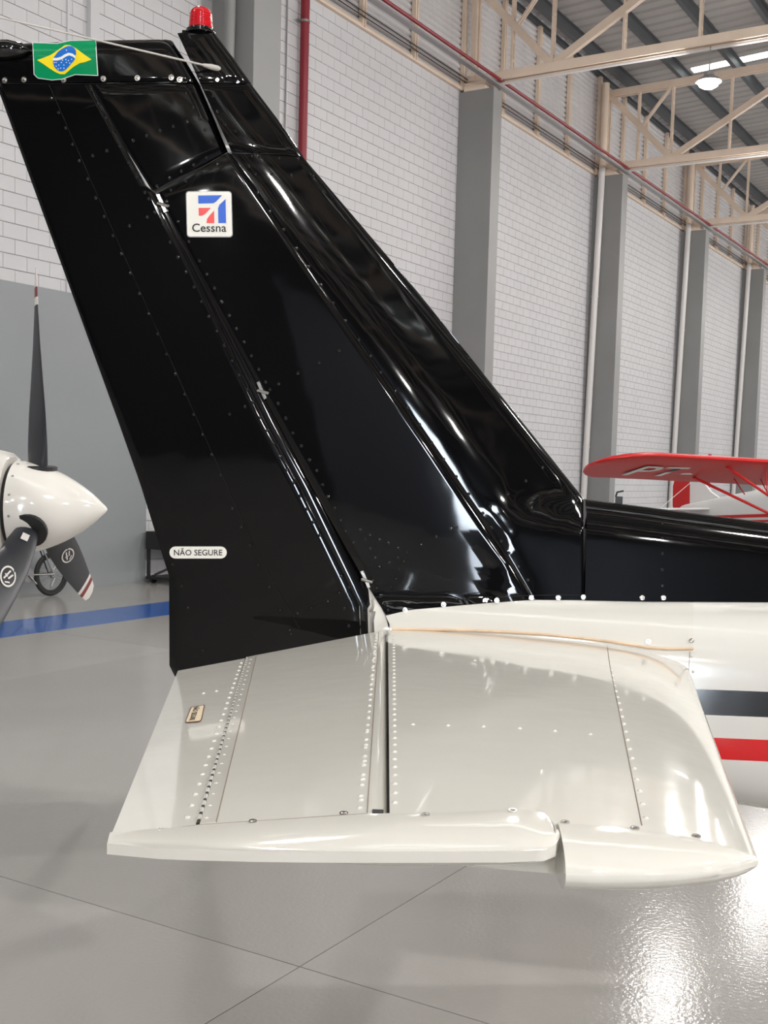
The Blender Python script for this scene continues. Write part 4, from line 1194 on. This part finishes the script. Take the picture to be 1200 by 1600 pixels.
# ================================================================== RED AND WHITE HIGH-WING AIRPLANE (right)
BETA = math.radians(66)
RW = Vector((8.17, 19.3, 0))
CM = Matrix.Translation(RW) @ Matrix.Rotation(-BETA, 4, 'Z')     # local +x = nose, +y = its left, origin under the wing leading edge
cub = empty('high_wing_airplane', mat=CM)
tag(cub, 'small red and white high-wing taildragger parked by the far wall', 'airplane')
AT = math.radians(5.5)     # nose-up attitude on the tail wheel
PV = Vector((.35, 0, .45))
def A3(x, y, z):            # aircraft frame -> local, rotated nose-up about the main wheels
    dx, dz = x-PV.x, z-PV.z
    return (PV.x+dx*math.cos(AT)-dz*math.sin(AT), y, PV.z+dx*math.sin(AT)+dz*math.cos(AT))
def WZ(x): return 2.03+.125*x
def wing(sgn):
    W = empty('wing'); W.parent = cub
    V = []; Fc = []; n = 20; st = []
    for k in range(13):
        yy = .35+(5.05-.35)*math.sin(k/12*math.pi/2)**.9
        ch, xo = 1.6, 0
        if yy > 4.2:
            q = (yy-4.2)/.86; f = math.sqrt(max(.02, 1-q*q)); ch = 1.6*f; xo = -(1.6-ch)*.42
        st.append((yy, xo, ch))
    for yy, xo, ch in st:
        for k in range(n):
            a = 2*math.pi*k/n; u = (1-math.cos(a))/2
            t = .6*(.2969*math.sqrt(u)-.126*u-.3516*u*u+.2843*u**3-.1015*u**4)*ch*(1.25 if a < math.pi else .35)
            t = max(t, .02*math.sin(min(math.pi, 2*math.pi*u if u < .25 else math.pi*.5))) if yy > 4.2 else t
            V.append(A3(xo-u*ch, sgn*yy, WZ(xo-u*ch)+.02*(yy-.35)+(t if a < math.pi else -t)))
    for j in range(len(st)-1):
        for k in range(n): Fc.append((j*n+k, j*n+(k+1) % n, (j+1)*n+(k+1) % n, (j+1)*n+k))
    Fc.append(tuple(range(n))); Fc.append(tuple((len(st)-1)*n+k for k in range(n)))
    mk('skin', V, Fc, M['cubred'], W, True, deg=50)
    for name, x0, x1 in (('front_strut', -.32, -.30), ('rear_strut', -1.15, -.38)):
        b = MB(); b.tube([A3(x1, sgn*.34, .72), A3(x0, sgn*2.75, WZ(x0)+.02)], .024, 8); b.build(name, M['cubred'], W, True)
    for q in (.42, .66):
        for x0, xt in ((-.31, -.35), (-.45-.6*q, -1.1)):
            b = MB(); b.tube([A3(x0, sgn*(.34+2.41*q), .72+1.35*q), A3(xt, sgn*(.34+2.41*q), WZ(xt))], .010, 6); b.build('jury_strut', M['cubred'], W, True)
    b = MB(); b.lathe([(.03, 0), (.035, .02), (.02, .05), (.002, .055)], 10, Matrix.Translation(A3(-.45, sgn*4.9, WZ(-.45)+.10))); b.build('position_light', M['black_matte'], W, True)
    return W
wing(1); WR_ = wing(-1)
V = []; Fc = []; n = 20
secs = [(.95, .18, .95, .20), (.85, .30, .95, .30), (.55, .36, .98, .36), (0, .38, 1.15, .52), (-.6, .38, 1.22, .66), (-1.5, .36, 1.30, .62), (-2.3, .28, 1.36, .50), (-3.4, .17, 1.44, .36), (-4.6, .06, 1.51, .20), (-5.0, .02, 1.53, .15)]
for xx, w_, zc_, h_ in secs:
    for k in range(n):
        a = 2*math.pi*k/n; c, s_ = math.cos(a), math.sin(a); e = .55
        V.append(A3(xx, w_*math.copysign(abs(c)**e, c), zc_+h_*math.copysign(abs(s_)**e, s_)))
for j in range(len(secs)-1):
    for k in range(n): Fc.append((j*n+k, j*n+(k+1) % n, (j+1)*n+(k+1) % n, (j+1)*n+k))
Fc.append(tuple(range(n))); Fc.append(tuple((len(secs)-1)*n+k for k in range(n)))
mk('fuselage', V, Fc, M['cubwhite'], cub, True, deg=50)
def slab_poly(name, pts, th, material, horiz=False):
    V = []
    for sgn in (-1, 1):
        for (a, b_) in pts: V.append(A3(a, sgn*th, b_) if not horiz else A3(a, b_, horiz+sgn*th))
    n = len(pts); Fc = [tuple(range(n))[::-1], tuple(n+k for k in range(n))]+[(k, (k+1) % n, n+(k+1) % n, n+k) for k in range(n)]
    return mk(name, V, Fc, material, cub)
slab_poly('tail_fin', [(-3.70, 1.74), (-4.0, 1.90), (-4.35, 2.24), (-4.62, 2.32), (-4.65, 1.4), (-4.4, 1.4)], .025, M['cubwhite'])
slab_poly('rudder', [(-4.66, 1.30), (-4.64, 2.30), (-4.36, 2.25), (-4.42, 2.36), (-4.62, 2.44), (-4.85, 2.43), (-5.08, 2.32), (-5.18, 2.1), (-5.20, 1.7), (-5.10, 1.36), (-4.9, 1.28)], .022, M['cubred'])
for sgn in (-1, 1):
    slab_poly('stabilizer', [(-3.9, sgn*.08), (-4.15, sgn*.9), (-4.45, sgn*1.35), (-4.62, sgn*1.42), (-4.62, sgn*.08)], .018, M['cubwhite'], 1.56)
    slab_poly('elevator', [(-4.64, sgn*.10), (-4.64, sgn*1.42), (-4.85, sgn*1.40), (-5.08, sgn*1.15), (-5.15, sgn*.6), (-5.05, sgn*.12)], .016, M['cubred'], 1.56)
    b = MB(); b.tube([A3(-4.6, sgn*.85, 1.56), A3(-4.6, 0, 2.15)], .006, 5); b.build('brace_wire', M['cubwhite'], cub)
    # red side stripes and window
    for zz, hh in ((1.27, .030), (1.17, .020)):
        V = []; Fc = []
        XS = [.5, 0, -.6, -1.5, -2.3, -3.4, -4.4]
        def wid(x):
            for a, c in zip(secs, secs[1:]):
                if c[0] <= x <= a[0]: return a[1]+(c[1]-a[1])*(a[0]-x)/(a[0]-c[0])
            return .03
        for x in XS:
            for q in (-1, 1): V.append(A3(x, sgn*(wid(x)+.006), zz+hh*q+.03*(-x)))
        for k in range(len(XS)-1): Fc.append((2*k, 2*k+1, 2*k+3, 2*k+2))
        mk('side_stripe', V, Fc, M['cubred'], cub)
    V = [A3(-.05, sgn*.392, 1.42), A3(-.05, sgn*.392, 1.72), A3(-1.0, sgn*.388, 1.74), A3(-1.55, sgn*.375, 1.62), A3(-1.45, sgn*.375, 1.45)]
    mk('side_window', V, [(0, 1, 2, 3, 4)], M['glass'], cub)
    g_ = empty('main_gear'); g_.parent = cub
    b = MB(); b.tube([A3(.05, sgn*.34, .68), A3(.35, sgn*.82, .45)], .022, 8); b.tube([A3(-.55, sgn*.34, .68), A3(.35, sgn*.82, .45)], .018, 8); b.build('leg', M['cubred'], g_, True)
    b = MB(); c = Vector(A3(.35, sgn*.88, .45)); c.z = .26
    b.lathe([(.06, -.09), (.22, -.08), (.26, 0), (.22, .08), (.06, .09)], 24, Matrix.Translation(c) @ Matrix.Rotation(math.radians(90), 4, 'X')); b.build('wheel', M['rubber'], g_, True)
tw = Vector(A3(-5.0, 0, .95))
b = MB(); b.tube([tw, (tw.x-.12, 0, .16)], .018, 6); b.lathe([(.02, -.03), (.08, -.028), (.09, 0), (.08, .028), (.02, .03)], 16, Matrix.Translation((tw.x-.14, 0, .09)) @ Matrix.Rotation(math.radians(90), 4, 'X')); b.build('tail_wheel', M['rubber'], cub, True)
b = MB(); c = A3(1.05, 0, .98); b.lathe([(.12, -.02), (.10, .06), (.05, .14), (.005, .17)], 16, Matrix.Translation(c) @ Matrix.Rotation(math.radians(90)-AT, 4, 'Y')); b.build('spinner', M['cubred'], cub, True)
b = MB(); b.bar(Vector(A3(1.08, -.9, .98)), Vector(A3(1.08, .9, .98)), .03, .12); b.build('propeller', M['black_matte'], cub)
# registration letters under the right wing
cu = bpy.data.curves.new('letters', 'FONT'); cu.body = 'PT-'; cu.size = .95; cu.offset = .012; cu.resolution_u = 3
to = bpy.data.objects.new('letters', cu); COL.objects.link(to); bpy.context.view_layer.update()
tme = bpy.data.meshes.new_from_object(to.evaluated_get(bpy.context.evaluated_depsgraph_get())); bpy.data.objects.remove(to)
for v in tme.vertices:
    v.co = Vector(A3(-1.15+v.co.y, -(4.25-v.co.x), WZ(-1.15+v.co.y)+.02*3.6-.046))
tme.materials.clear(); tme.materials.append(M['cubwhite'])
link(bpy.data.objects.new('registration_letters', tme), WR_)
